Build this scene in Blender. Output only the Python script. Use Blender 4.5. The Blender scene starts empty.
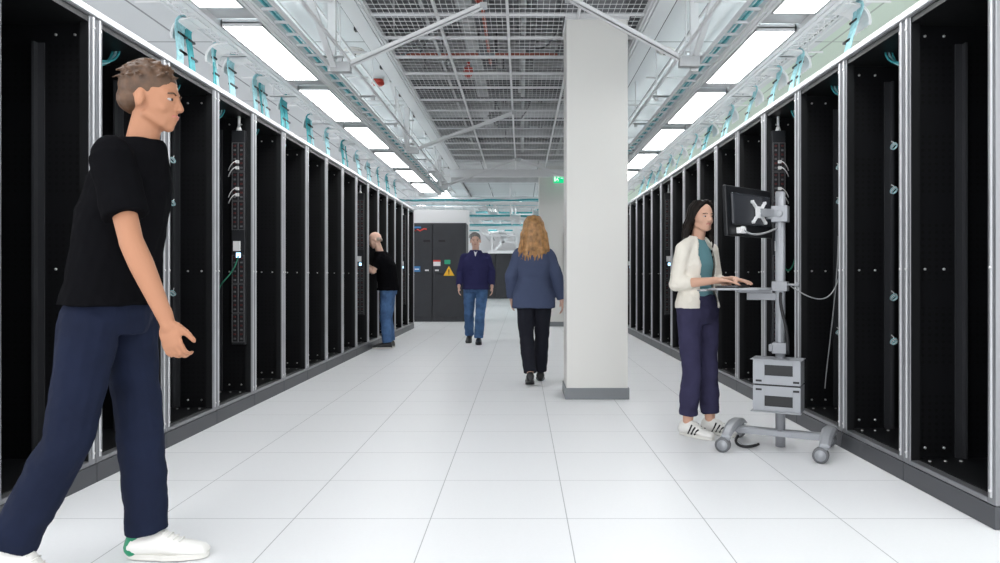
import bpy, math, random
from mathutils import Vector, Matrix
random.seed(7)
V = Vector
PI = math.pi
H = 1.084            # eye height of the camera above the floor
scene = bpy.context.scene
COL = scene.collection

# ------------------------------------------------------------------ materials
def new_mat(name):
    m = bpy.data.materials.new(name); m.use_nodes = True
    nt = m.node_tree
    return m, nt, nt.nodes['Principled BSDF']

def mat(name, col, rough=.5, metal=0., spec=.5, bump=0., bscale=40., vary=0., vscale=8., emit=None, estr=0., coat=0.):
    m, nt, b = new_mat(name)
    b.inputs['Base Color'].default_value = (*col, 1)
    b.inputs['Roughness'].default_value = rough
    b.inputs['Metallic'].default_value = metal
    b.inputs['Specular IOR Level'].default_value = spec
    b.inputs['Coat Weight'].default_value = coat
    if emit:
        b.inputs['Emission Color'].default_value = (*emit, 1)
        b.inputs['Emission Strength'].default_value = estr
    tc = nt.nodes.new('ShaderNodeTexCoord')
    if vary:
        n = nt.nodes.new('ShaderNodeTexNoise'); n.inputs['Scale'].default_value = vscale
        n.inputs['Detail'].default_value = 4
        nt.links.new(tc.outputs['Object'], n.inputs['Vector'])
        r = nt.nodes.new('ShaderNodeValToRGB')
        r.color_ramp.elements[0].position = .3; r.color_ramp.elements[1].position = .7
        r.color_ramp.elements[0].color = (*[max(0, c*(1-vary)) for c in col], 1)
        r.color_ramp.elements[1].color = (*[min(1, c*(1+vary)) for c in col], 1)
        nt.links.new(n.outputs['Fac'], r.inputs['Fac']); nt.links.new(r.outputs['Color'], b.inputs['Base Color'])
    if bump:
        n = nt.nodes.new('ShaderNodeTexNoise'); n.inputs['Scale'].default_value = bscale
        n.inputs['Detail'].default_value = 3
        nt.links.new(tc.outputs['Object'], n.inputs['Vector'])
        bp = nt.nodes.new('ShaderNodeBump'); bp.inputs['Strength'].default_value = bump; bp.inputs['Distance'].default_value = .01
        nt.links.new(n.outputs['Fac'], bp.inputs['Height']); nt.links.new(bp.outputs['Normal'], b.inputs['Normal'])
    return m

def math_node(nt, op, a, b=None):
    n = nt.nodes.new('ShaderNodeMath'); n.operation = op
    for i, v in enumerate((a, b)):
        if v is None: continue
        if isinstance(v, (int, float)): n.inputs[i].default_value = v
        else: nt.links.new(v, n.inputs[i])
    return n.outputs[0]

def grid_mat(name, col, joint, sx, ox, sy, oy, w, rough=.4, spec=.3, speck=.02):
    """panels laid on a world grid with thin joints"""
    m, nt, b = new_mat(name)
    b.inputs['Roughness'].default_value = rough
    b.inputs['Specular IOR Level'].default_value = spec
    g = nt.nodes.new('ShaderNodeNewGeometry'); s = nt.nodes.new('ShaderNodeSeparateXYZ')
    nt.links.new(g.outputs['Position'], s.inputs[0])
    outs = []
    for ax, st, of in (('X', sx, ox), ('Y', sy, oy)):
        f = math_node(nt, 'FLOORED_MODULO', math_node(nt, 'SUBTRACT', s.outputs[ax], of - st*.5), st)
        d = math_node(nt, 'ABSOLUTE', math_node(nt, 'SUBTRACT', f, st*.5))
        outs.append(math_node(nt, 'LESS_THAN', d, w*.5))
    j = math_node(nt, 'MAXIMUM', outs[0], outs[1])
    n = nt.nodes.new('ShaderNodeTexNoise'); n.inputs['Scale'].default_value = 60; n.inputs['Detail'].default_value = 5
    nt.links.new(g.outputs['Position'], n.inputs['Vector'])
    r = nt.nodes.new('ShaderNodeValToRGB')
    r.color_ramp.elements[0].color = (*[c*(1-speck) for c in col], 1)
    r.color_ramp.elements[1].color = (*[min(1, c*(1+speck)) for c in col], 1)
    nt.links.new(n.outputs['Fac'], r.inputs['Fac'])
    mx = nt.nodes.new('ShaderNodeMix'); mx.data_type = 'RGBA'
    nt.links.new(j, mx.inputs[0]); nt.links.new(r.outputs['Color'], mx.inputs[6]); mx.inputs[7].default_value = (*joint, 1)
    nt.links.new(mx.outputs[2], b.inputs['Base Color'])
    return m

def perf_mat(name):
    """black sheet steel with blocks of punched holes"""
    m, nt, b = new_mat(name)
    b.inputs['Roughness'].default_value = .45
    b.inputs['Specular IOR Level'].default_value = .35
    tc = nt.nodes.new('ShaderNodeTexCoord'); s = nt.nodes.new('ShaderNodeSeparateXYZ')
    nt.links.new(tc.outputs['Object'], s.inputs[0])
    def cell(src, st, off=0.):
        f = math_node(nt, 'FLOORED_MODULO', math_node(nt, 'ADD', src, off), st)
        return math_node(nt, 'SUBTRACT', f, st*.5)
    fx = cell(s.outputs['X'], .036); fz = cell(s.outputs['Z'], .036)
    d = math_node(nt, 'ADD', math_node(nt, 'MULTIPLY', fx, fx), math_node(nt, 'MULTIPLY', fz, fz))
    hole = math_node(nt, 'LESS_THAN', d, .0085**2)
    band = math_node(nt, 'GREATER_THAN', cell(s.outputs['Z'], .46), -.09)
    hole = math_node(nt, 'MULTIPLY', hole, band)
    mx = nt.nodes.new('ShaderNodeMix'); mx.data_type = 'RGBA'
    nt.links.new(hole, mx.inputs[0]); mx.inputs[6].default_value = (.0045, .0048, .006, 1); mx.inputs[7].default_value = (.001, .001, .001, 1)
    nt.links.new(mx.outputs[2], b.inputs['Base Color'])
    return m

M = {}
M['floor'] = grid_mat('floor_tile', (.83, .84, .855), (.40, .41, .42), .6096, .2036, .6096, 3.263, .0042)
M['ceil'] = grid_mat('ceiling_tile', (.74, .76, .77), (.30, .31, .32), 1.22, -3.30, 2.42, 7.17, .022, rough=.7)
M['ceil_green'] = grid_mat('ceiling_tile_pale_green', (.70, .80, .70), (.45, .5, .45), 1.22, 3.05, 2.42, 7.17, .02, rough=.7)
M['wall'] = mat('wall_paint', (.84, .85, .86), .6, bump=.05, bscale=120)
M['pillar'] = mat('pillar_paint', (.76, .755, .725), .55, bump=.05, bscale=150)
M['skirt'] = mat('skirting_vinyl', (.22, .235, .25), .45)
M['white_steel'] = mat('white_painted_steel', (.80, .81, .82), .4)
M['grey_steel'] = mat('galvanised_steel', (.55, .56, .57), .38, metal=.35, vary=.08)
M['dark_slot'] = mat('dark_gap_rubber', (.06, .062, .066), .6)
M['frame'] = mat('rack_frame_satin_grey', (.27, .275, .29), .30, metal=.65)
M['frame_light'] = mat('rack_top_trim_pale_grey', (.62, .63, .65), .35)
M['plinth'] = mat('rack_plinth_dark_grey', (.07, .073, .082), .42, metal=.2)
M['black'] = mat('rack_black', (.008, .0085, .0095), .42, spec=.35)
M['perf'] = perf_mat('rack_perforated_black')
M['rail_in'] = mat('rack_inner_rail', (.045, .047, .052), .35, metal=.3)
M['bolt'] = mat('zinc_bolt', (.75, .75, .75), .3, metal=.6)
M['teal'] = mat('teal_cable', (.05, .37, .41), .5, vary=.25, vscale=30)
M['teal_pale'] = mat('pale_teal_cable', (.38, .68, .73), .5, vary=.2, vscale=30)
M['green_cable'] = mat('green_cable', (.02, .20, .12), .5)
M['white_cable'] = mat('white_cable', (.75, .75, .75), .5)
M['grey_cable'] = mat('grey_cable', (.35, .36, .37), .5)
M['tie'] = mat('cable_tie_black', (.01, .01, .012), .5)
M['white_plastic'] = mat('white_plastic', (.90, .90, .90), .4)
M['light_frame'] = mat('light_frame', (.75, .76, .77), .4)
M['plenum'] = mat('plenum_deck', (.46, .465, .475), .7, vary=.25, vscale=3)
M['plenum_dark'] = mat('plenum_steel_dark', (.17, .175, .185), .6, vary=.2, vscale=5)
M['plenum_mid'] = mat('plenum_duct_grey', (.55, .56, .57), .5, metal=.1, vary=.2, vscale=4)
M['red'] = mat('fire_red', (.50, .05, .03), .5)
M['redpipe'] = mat('sprinkler_pipe_red', (.42, .12, .08), .5)
M['cab'] = mat('cabinet_charcoal', (.030, .032, .038), .5, vary=.1, vscale=4)
M['cab_seam'] = mat('cabinet_seam', (.006, .006, .007), .6)
M['yellow'] = mat('label_yellow', (.9, .50, .03), .5)
M['lgreen'] = mat('label_green', (.03, .40, .22), .5)
M['lblue'] = mat('label_blue', (.05, .22, .50), .5)
M['lred'] = mat('label_red', (.65, .06, .05), .5)
M['lwhite'] = mat('label_white', (.85, .85, .85), .5)
M['exit'] = mat('exit_sign_green', (.0, .45, .16), .5, emit=(.0, .75, .30), estr=.8)
M['exit_white'] = mat('exit_sign_white', (.9, .9, .9), .5, emit=(1, 1, 1), estr=.8)
M['led'] = mat('pdu_display', (.2, .5, .9), .3, emit=(.45, .75, 1.0), estr=3.)
M['pdu'] = mat('pdu_body_black', (.018, .019, .022), .35)
M['pdu_line'] = mat('pdu_outlet_bezel_grey', (.13, .135, .14), .4)
M['outlet_red'] = mat('pdu_outlet_red', (.10, .018, .018), .45)
M['cart'] = mat('cart_grey_paint', (.27, .28, .30), .35, metal=.2)
M['cart_light'] = mat('cart_light_grey', (.34, .355, .38), .35, metal=.2)
M['caster_grey'] = mat('caster_tyre_grey', (.16, .165, .175), .5)
M['monitor'] = mat('monitor_black_plastic', (.008, .009, .011), .35)
M['monitor_in'] = mat('monitor_back_inset', (.03, .033, .04), .25)
M['rubber'] = mat('rubber_dark', (.05, .05, .055), .6)
M['screen'] = mat('screen_glass', (.02, .03, .05), .1, emit=(.5, .65, .8), estr=.5)
# people
M['skin_f'] = mat('skin_olive', (.66, .39, .28), .5, spec=.3)
M['skin_m'] = mat('skin_tan', (.42, .20, .115), .5, spec=.3)
M['skin_p'] = mat('skin_pink', (.76, .49, .385), .5, spec=.3)
M['black_tee'] = mat('black_cotton', (.0045, .0045, .0055), .95, spec=.03, bump=.4, bscale=14)
M['navy_jean'] = mat('navy_denim', (.008, .012, .030), .85, spec=.15, bump=.4, bscale=12, vary=.15)
M['blue_jean'] = mat('blue_denim', (.075, .15, .30), .85, spec=.15, bump=.5, bscale=14, vary=.25, vscale=10)
M['mid_jean'] = mat('mid_blue_denim', (.075, .135, .27), .85, spec=.15, bump=.5, bscale=14, vary=.3, vscale=10)
M['navy_top'] = mat('navy_fleece', (.034, .034, .105), .9, spec=.1, bump=.4, bscale=14)
M['blazer'] = mat('slate_blue_wool', (.075, .095, .165), .9, spec=.1, bump=.3, bscale=14)
M['black_pant'] = mat('black_trouser', (.017, .018, .026), .85, spec=.15, bump=.3, bscale=12)
M['navy_pant'] = mat('navy_trouser', (.036, .034, .074), .85, spec=.15, bump=.4, bscale=12, vary=.12)
M['cream'] = mat('cream_knit', (.76, .72, .64), .9, spec=.1, bump=.5, bscale=60)
M['teal_top'] = mat('teal_top', (.13, .27, .30), .85, spec=.15, bump=.3, bscale=18)
M['hair_dark'] = mat('dark_brown_hair', (.010, .0065, .005), .6, spec=.2, vary=.5, vscale=25)
M['hair_blonde'] = mat('honey_blonde_hair', (.42, .22, .085), .42, vary=.45, vscale=22)
M['hair_brown'] = mat('light_brown_hair', (.085, .042, .02), .5, vary=.4, vscale=25)
M['hair_grey'] = mat('grey_hair', (.22, .21, .20), .6, vary=.4, vscale=40)
M['hair_white'] = mat('short_white_hair', (.42, .34, .29), .7, vary=.2, vscale=40)
M['eye_white'] = mat('eye_white', (.45, .43, .42), .4)
M['iris'] = mat('dark_iris', (.02, .012, .008), .2)
M['lips'] = mat('lips', (.50, .17, .14), .45)
M['shoe_white'] = mat('white_leather', (.80, .79, .76), .45)
M['shoe_green'] = mat('green_leather', (.01, .25, .12), .45)
M['shoe_black'] = mat('black_leather', (.012, .012, .014), .4)
M['shoe_grey'] = mat('grey_suede', (.10, .095, .085), .8)
M['sole'] = mat('pale_rubber_sole', (.70, .69, .65), .6)
m, nt, b = new_mat('light_diffuser'); M['diffuser'] = m
b.inputs['Base Color'].default_value = (.9, .9, .9, 1)
b.inputs['Emission Color'].default_value = (1, 1, 1, 1); b.inputs['Emission Strength'].default_value = 11.0
M['added_uplight'] = mat('added_uplight_face', (.9, .9, .9), .5, emit=(1, 1, 1), estr=4.5)  # upward glow added to the light panels to brighten the ceiling

# ------------------------------------------------------------------ mesh builder
def frame_of(d):
    d = d.normalized()
    up = V((0, 0, 1)) if abs(d.z) < .95 else V((0, 1, 0))
    a = d.cross(up).normalized(); b_ = a.cross(d).normalized()
    return a, b_

class MB:
    def __init__(s): s.v = []; s.f = []; s.m = []; s.s = []
    def add(s, vs, fs, mi=0, smooth=False):
        o = len(s.v); s.v += [tuple(p) for p in vs]
        for f in fs: s.f.append(tuple(o+i for i in f)); s.m.append(mi); s.s.append(smooth)
        return s
    def box(s, a, b, mi=0, mx=None):
        x0, y0, z0 = [min(p, q) for p, q in zip(a, b)]; x1, y1, z1 = [max(p, q) for p, q in zip(a, b)]
        vs = [V(p) for p in ((x0,y0,z0),(x1,y0,z0),(x1,y1,z0),(x0,y1,z0),(x0,y0,z1),(x1,y0,z1),(x1,y1,z1),(x0,y1,z1))]
        if mx: vs = [mx @ p for p in vs]
        return s.add(vs, [(0,3,2,1),(4,5,6,7),(0,1,5,4),(1,2,6,5),(2,3,7,6),(3,0,4,7)], mi)
    def bar(s, p, q, w, h, mi=0):
        p, q = V(p), V(q); a, b_ = frame_of(q-p)
        vs = []
        for c in (p, q):
            for i, j in ((-1,-1),(1,-1),(1,1),(-1,1)): vs.append(c + a*i*w/2 + b_*j*h/2)
        return s.add(vs, [(0,1,2,3),(7,6,5,4),(0,4,5,1),(1,5,6,2),(2,6,7,3),(3,7,4,0)], mi)
    def rings(s, rs, mi=0, smooth=True):
        n = len(rs[0]); vs = [p for r in rs for p in r]; fs = []
        for k in range(len(rs)-1):
            for i in range(n):
                j = (i+1) % n; fs.append((k*n+i, k*n+j, (k+1)*n+j, (k+1)*n+i))
        fs.append(tuple(range(n-1, -1, -1))); fs.append(tuple((len(rs)-1)*n+i for i in range(n)))
        return s.add(vs, fs, mi, smooth)
    def cyl(s, p, q, r0, r1=None, n=12, mi=0, smooth=True):
        p, q = V(p), V(q); a, b_ = frame_of(q-p); r1 = r0 if r1 is None else r1
        return s.rings([[c + (a*math.cos(2*PI*i/n)+b_*math.sin(2*PI*i/n))*r for i in range(n)] for c, r in ((p, r0), (q, r1))], mi, smooth)
    def tube(s, pts, r, n=6, mi=0, r1=None):
        pts = [V(p) for p in pts]; rs = []; L = len(pts); a = None
        for k, p in enumerate(pts):
            d = (pts[min(k+1, L-1)] - pts[max(k-1, 0)])
            d = d.normalized() if d.length > 1e-9 else V((0, 0, 1))
            if a is None: a, b_ = frame_of(d)
            else:
                a = (a - d*a.dot(d)); a = a.normalized() if a.length > 1e-6 else frame_of(d)[0]
                b_ = d.cross(a)
            rr = r if r1 is None else r + (r1-r)*k/(L-1)
            rs.append([p + (a*math.cos(2*PI*i/n)+b_*math.sin(2*PI*i/n))*rr for i in range(n)])
        return s.rings(rs, mi, True)
    def ell(s, c, r, mx=None, nu=16, nv=10, mi=0):
        c = V(c); r = V(r) if not isinstance(r, (int, float)) else V((r, r, r)); vs = []; fs = []
        vs.append(V((0, 0, r.z)))
        for j in range(1, nv):
            t = PI*j/nv
            for i in range(nu): vs.append(V((r.x*math.sin(t)*math.cos(2*PI*i/nu), r.y*math.sin(t)*math.sin(2*PI*i/nu), r.z*math.cos(t))))
        vs.append(V((0, 0, -r.z)))
        for i in range(nu): fs.append((0, 1+i, 1+(i+1) % nu))
        for j in range(nv-2):
            for i in range(nu):
                a = 1+j*nu+i; b_ = 1+j*nu+(i+1) % nu; fs.append((a, a+nu, b_+nu, b_))
        e = len(vs)-1; o = 1+(nv-2)*nu
        for i in range(nu): fs.append((e, o+(i+1) % nu, o+i))
        if mx: vs = [mx.to_3x3() @ p for p in vs]
        return s.add([c+p for p in vs], fs, mi, True)
    def cap(s, p, r0, q, r1, n=14, mi=0):
        """tapered capsule"""
        p, q = V(p), V(q); d = q-p
        if d.length < 1e-6: return s.ell(p, r0)
        dn = d.normalized(); a, b_ = frame_of(d); rs = []
        for t in (-80, -55, -30, -8): rs.append((p + dn*r0*math.sin(math.radians(t)), r0*math.cos(math.radians(t))))
        for t in (.25, .5, .75): rs.append((p+d*t, r0+(r1-r0)*t))
        for t in (8, 30, 55, 80): rs.append((q + dn*r1*math.sin(math.radians(t)), r1*math.cos(math.radians(t))))
        return s.rings([[c + (a*math.cos(2*PI*i/n)+b_*math.sin(2*PI*i/n))*r for i in range(n)] for c, r in rs], mi)
    def oval(s, secs, n=24, mi=0):
        """secs: (centre, half width vec, half depth vec)"""
        return s.rings([[V(c)+V(w)*math.cos(2*PI*i/n)+V(d)*math.sin(2*PI*i/n) for i in range(n)] for c, w, d in secs], mi)
    def mesh(s, name, mats):
        mats = [mats] if isinstance(mats, str) else mats
        me = bpy.data.meshes.new(name); me.from_pydata(s.v, [], s.f)
        for mm in mats: me.materials.append(M[mm] if isinstance(mm, str) else mm)
        me.polygons.foreach_set('material_index', s.m); me.polygons.foreach_set('use_smooth', s.s)
        me.update(); return me
    def build(s, name, mats, parent=None, bevel=0., label=None):
        if isinstance(mats, str): mats = [mats]
        o = bpy.data.objects.new(name, s.mesh(name, mats)); COL.objects.link(o)
        if parent: o.parent = parent
        if bevel:
            b_ = o.modifiers.new('edge', 'BEVEL'); b_.width = bevel; b_.segments = 2; b_.limit_method = 'ANGLE'
        if label: o['label'] = label
        return o

def tag(o, label, cat, group=None, kind=None):
    o['label'] = label; o['category'] = cat
    if group: o['group'] = group
    if kind: o['kind'] = kind
    return o
def thing(name, label, cat, loc=(0, 0, 0), rz=0., group=None):
    o = bpy.data.objects.new(name, None); COL.objects.link(o); o.location = loc; o.rotation_euler = (0, 0, rz)
    o.empty_display_size = .1
    return tag(o, label, cat, group)
def struct(o, label=None):
    o['kind'] = 'structure'
    if label: o['label'] = label
    return o
def dup(root, loc, rz, label):
    r = root.copy(); COL.objects.link(r); r.location = loc; r.rotation_euler = (0, 0, rz); r['label'] = label
    for ch in list(root.children):
        c = ch.copy(); COL.objects.link(c); c.parent = r
        for g in ch.children:
            d = g.copy(); COL.objects.link(d); d.parent = c
    return r
ORD = ['nearest', 'second', 'third', 'fourth', 'fifth', 'sixth', 'seventh', 'eighth', 'ninth', 'tenth', 'eleventh',
       'twelfth', 'thirteenth', 'fourteenth', 'fifteenth', 'sixteenth', 'seventeenth', 'eighteenth']
def nth(k, what='from the camera'):
    return 'nearest to the camera' if k == 0 else ORD[k] + ' ' + what

def bez(p0, p1, p2, p3, n=12):
    p0, p1, p2, p3 = map(V, (p0, p1, p2, p3)); out = []
    for i in range(n+1):
        t = i/n; u = 1-t
        out.append(p0*u**3 + p1*3*u*u*t + p2*3*u*t*t + p3*t**3)
    return out

# ------------------------------------------------------------------ setting
XL, XR = -2.233, 2.022
struct(MB().box((-9, -1.5, -.1), (9, 42, 0)).build('floor', 'floor'))
CZ = H + 2.30
MXL, MXR = -1.34, 1.10         # edges of the open mesh part of the ceiling
c = MB(); c.box((-9, 0, CZ), (-1.50, 42, CZ+.05)); c.build('ceiling', 'ceil')
struct(bpy.data.objects['ceiling'])
struct(MB().box((1.26, 0, CZ), (2.95, 42, CZ+.05)).build('ceiling.001', 'ceil'))
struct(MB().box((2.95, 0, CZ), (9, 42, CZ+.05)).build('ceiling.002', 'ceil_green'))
struct(MB().box((-1.50, 15.5, CZ+.12), (1.26, 42, CZ+.17)).build('ceiling.003', 'ceil'))
struct(MB().box((-9, 0, H+3.75), (9, 42, H+3.85)).build('ceiling.004', 'plenum'))
struct(MB().box((-9, 36.2, 0), (9, 36.4, H+3.75)).build('wall_back', 'wall'))
# bulkhead that closes the open ceiling at its far end, and a deeper beam behind it
struct(MB().box((-1.50, 15.42, CZ-.20), (1.26, 15.55, CZ-.045)).build('trim_1', 'white_steel'))
struct(MB().box((-1.60, 16.6, CZ-.16), (3.2, 16.8, CZ-.04)).build('trim_2', 'grey_steel'))
# edge beams of the open ceiling
for i, (x0, x1, d) in enumerate(((-1.50, -1.36, 1), (1.12, 1.26, -1))):
    b = MB(); b.box((x0, 0, CZ-.06), (x1, 15.42, CZ+.09))
    b.box((x0-.03 if d > 0 else x1+.03, 0, CZ-.02), (x0 if d > 0 else x1, 15.42, CZ+.02), 1)
    xx = x1 if d > 0 else x0
    b.box((xx, 0, CZ-.035), (xx+.035*d, 15.42, CZ+.02), 1)
    xx += .035*d
    b.box((xx, 0, CZ-.05), (xx+.02*d, 15.42, CZ+.0), 0)
    for k in range(12): b.box((x0-.035, 1.8+k*1.22, CZ-.05), (x0-.0, 1.86+k*1.22, CZ-.02), 1)
    struct(b.build('trim_%d' % (3+i), ['white_steel', 'dark_slot']))
# pillars
for i, (x0, x1, y0, y1, top) in enumerate(((.396, .936, 6.42, 6.86, H+2.26), (.376, .94, 15.7, 16.2, CZ+.12))):
    p = MB().box((x0, y0, 0), (x1, y1, top)).build('pillar' if i == 0 else 'pillar.001', 'pillar', bevel=.006)
    struct(p)
    s_ = MB(); e = .012
    s_.box((x0-e, y0-e, 0), (x1+e, y0, .10)); s_.box((x0-e, y1, 0), (x1+e, y1+e, .10))
    s_.box((x0-e, y0, 0), (x0, y1, .10)); s_.box((x1, y0, 0), (x1+e, y1, .10))
    struct(s_.build('baseboard_pillar_%s' % ('near', 'far')[i], 'skirt', bevel=.003))
struct(MB().box((.385, 6.41, H+2.255), (.947, 6.87, H+2.285)).build('trim_5', 'white_steel'))
struct(MB().box((.376, 6.44, H+2.285), (.92, 6.84, H+3.75)).build('pillar.002', 'plenum_dark'))
struct(MB().box((.905, 15.66, .1), (.945, 15.70, 2.02)).build('trim_6', 'dark_slot'))  # narrow dark strip up the right corner of the far pillar

# open mesh ceiling panel with strut grid
mesh_root = thing('mesh_ceiling', 'white wire mesh and strut grid hung over the middle of the aisle', 'ceiling grid', (0, 0, H+2.27))
w = MB(); Y0, Y1 = .6, 15.4; n = int((MXR-MXL)/.0508)
for i in range(1, n+1):
    x = MXL+i*.0508
    if .39 < x < .94:
        w.box((x-.0017, Y0, -.0017), (x+.0017, 6.36, .0022)); w.box((x-.0022, 6.91, -.0022), (x+.0022, Y1, .0022))
    else: w.box((x-.0017, Y0, -.0017), (x+.0017, Y1, .0022))
k = 0; y = Y0
while y < Y1:
    if 6.36 < y < 6.91:
        w.box((MXL, y-.0025, -.006), (.37, y+.0025, -.002)); w.box((.96, y-.0025, -.006), (MXR, y+.0025, -.002))
    else: w.box((MXL, y-.0025, -.006), (MXR, y+.0025, -.002))
    y += .1016
w.build('wire_mesh', 'white_steel', mesh_root)
for i in range(5):
    x = MXL + i*.61
    if i == 3:
        MB().box((x-.012, Y0, -.03), (x+.012, 6.36, 0)).build('grid_bar', 'white_steel', mesh_root)
        MB().box((x-.012, 6.91, -.03), (x+.012, Y1, 0)).build('grid_bar', 'white_steel', mesh_root)
    else: MB().box((x-.012, Y0, -.03), (x+.012, Y1, 0)).build('grid_bar', 'white_steel', mesh_root)
yy = 6.93-.61*10
while yy < Y1:
    if abs(yy-6.63) > .26: MB().box((MXL, yy-.0045, -.020), (MXR, yy+.0045, 0)).build('grid_bar', 'white_steel', mesh_root)
    yy += .61

# things above the mesh: decking ribs, ducts, pipes
P0 = H+2.27
d = MB()
for i in range(60):
    d.box((-9, .2+i*.305, H+3.66), (9, .32+i*.305, H+3.75))
struct(d.build('ceiling.005', 'plenum_mid'))
for i, y in enumerate((9.1, 12.4, 14.9)):
    b = MB().box((-9, y-.01, P0+.82), (9, y+.01, P0+1.2)).box((-9, y-.10, P0+.80), (9, y+.10, P0+.82)).box((-9, y-.10, P0+1.2), (9, y+.10, P0+1.22)).build('steel_beam', 'plenum_dark')
    tag(b, 'dark steel roof beam above the mesh ceiling, ' + nth(i), 'beam', 'roof beams above the mesh')
for i, (x, z, w_, h_) in enumerate(((-2.6, .50, .7, .25), (2.4, .50, .6, .25))):
    b = MB().box((x-w_/2, .5, P0+z), (x+w_/2, 15.2, P0+z+h_))
    for k in range(12): b.box((x-w_/2-.02, 1+k*1.2, P0+z-.02), (x+w_/2+.02, 1.04+k*1.2, P0+z+h_+.02))
    tag(b.build('air_duct', 'plenum_mid'), 'grey air duct above the ceiling on the %s side' % ('left-hand', 'right-hand')[i], 'duct', 'ducts above the ceiling')
for i, (y, z, r, m_) in enumerate(((7.0, .25, .045, 'plenum_dark'), (8.5, .30, .03, 'redpipe'), (9.7, .40, .06, 'plenum_mid'), (10.6, .3, .03, 'plenum_dark'), (11.5, .34, .11, 'plenum_mid'), (13.1, .3, .08, 'plenum_mid'), (14.3, .38, .05, 'plenum_dark'))):
    b = MB().cyl((-6, y, P0+z), (6, y, P0+z), r, n=10).build('sprinkler_pipe' if m_ == 'redpipe' else 'ceiling_pipe', m_)
    tag(b, ('red sprinkler pipe' if m_ == 'redpipe' else 'grey pipe') + ' crossing above the mesh ceiling, %s of the crossing pipes from the camera' % ('first' if i == 0 else ORD[i]), 'pipe', 'pipes crossing above the mesh')
for i, (x, z, r, m_) in enumerate(((-.95, .3, .02, 'plenum_mid'), (-.36, .2, .018, 'redpipe'), (.02, .35, .03, 'plenum_mid'), (.1, .5, .05, 'plenum_dark'), (.75, .3, .02, 'plenum_mid'), (-.6, .55, .09, 'plenum_mid'))):
    b = MB().cyl((x, 1.0 if i != 1 else 6.1, P0+z), (x, 15.3 if i != 1 else 8.5, P0+z), r, n=10).build('sprinkler_pipe' if m_ == 'redpipe' else 'ceiling_conduit', m_)
    tag(b, ('thin red sprinkler branch pipe' if m_ == 'redpipe' else 'grey conduit') + ' running along the aisle above the mesh, %s' % ['left of the middle', 'near two red heads', 'thin one in the middle', 'thick one right of the middle', 'over the pillar', 'widest one, left of the middle'][i], 'pipe', 'pipes running along above the mesh')
for i, (x, y) in enumerate(((-.36, 6.15), (-.62, 8.5))):
    b = MB(); b.cyl((x, y, P0+.08), (x, y, P0+.16), .06, .05, n=14); b.cyl((x, y, P0+.16), (x, y, P0+.22), .02)
    b.cyl((x, y, P0+.04), (x, y, P0+.08), .03, .05, n=14)
    tag(b.build('fire_sprinkler', 'red'), 'red round sprinkler device seen through the mesh, %s one' % ('nearer', 'farther')[i], 'sprinkler')
# assorted junction boxes, hangers above mesh
for i in range(34):
    x = random.uniform(-1.6, 1.5); y = random.uniform(3.5, 15); z = random.uniform(.12, .6)
    b = MB(); r_ = random.random()
    if r_ < .4:
        b.cyl((x, y, P0+z), (x, y, H+3.75), .012, n=6); b.box((x-.05, y-.03, P0+z-.05), (x+.05, y+.03, P0+z))
        nm, lb = 'hanger_rod', 'hanger rod with a bracket above the mesh ceiling'
    elif r_ < .7:
        b.box((x-.09, y-.07, P0+z), (x+.09, y+.07, P0+z+.10)); b.cyl((x, y, P0+z+.1), (x, y, H+3.75), .01, n=6); b.cyl((x-.12, y, P0+z+.05), (x+.12, y, P0+z+.05), .015, n=6)
        nm, lb = 'junction_box', 'small junction box above the mesh ceiling'
    else:
        b.tube(bez((x-.25, y, P0+z+.2), (x-.1, y, P0+z-.15), (x+.1, y+.1, P0+z-.15), (x+.25, y, P0+z+.2)), .012, 6)
        nm, lb = 'flexible_conduit', 'dark flexible conduit looped above the mesh ceiling'
    if nm == 'flexible_conduit':
        for xx in (-.25, .25): b.cyl((x+xx, y, P0+z+.2), (x+xx, y, H+3.75), .012, n=6)
    tag(b.build(nm, 'plenum_dark' if r_ > .2 else 'plenum_mid'), lb, nm.replace('_', ' '), nm.replace('_', ' ') + 's above the mesh')

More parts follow.
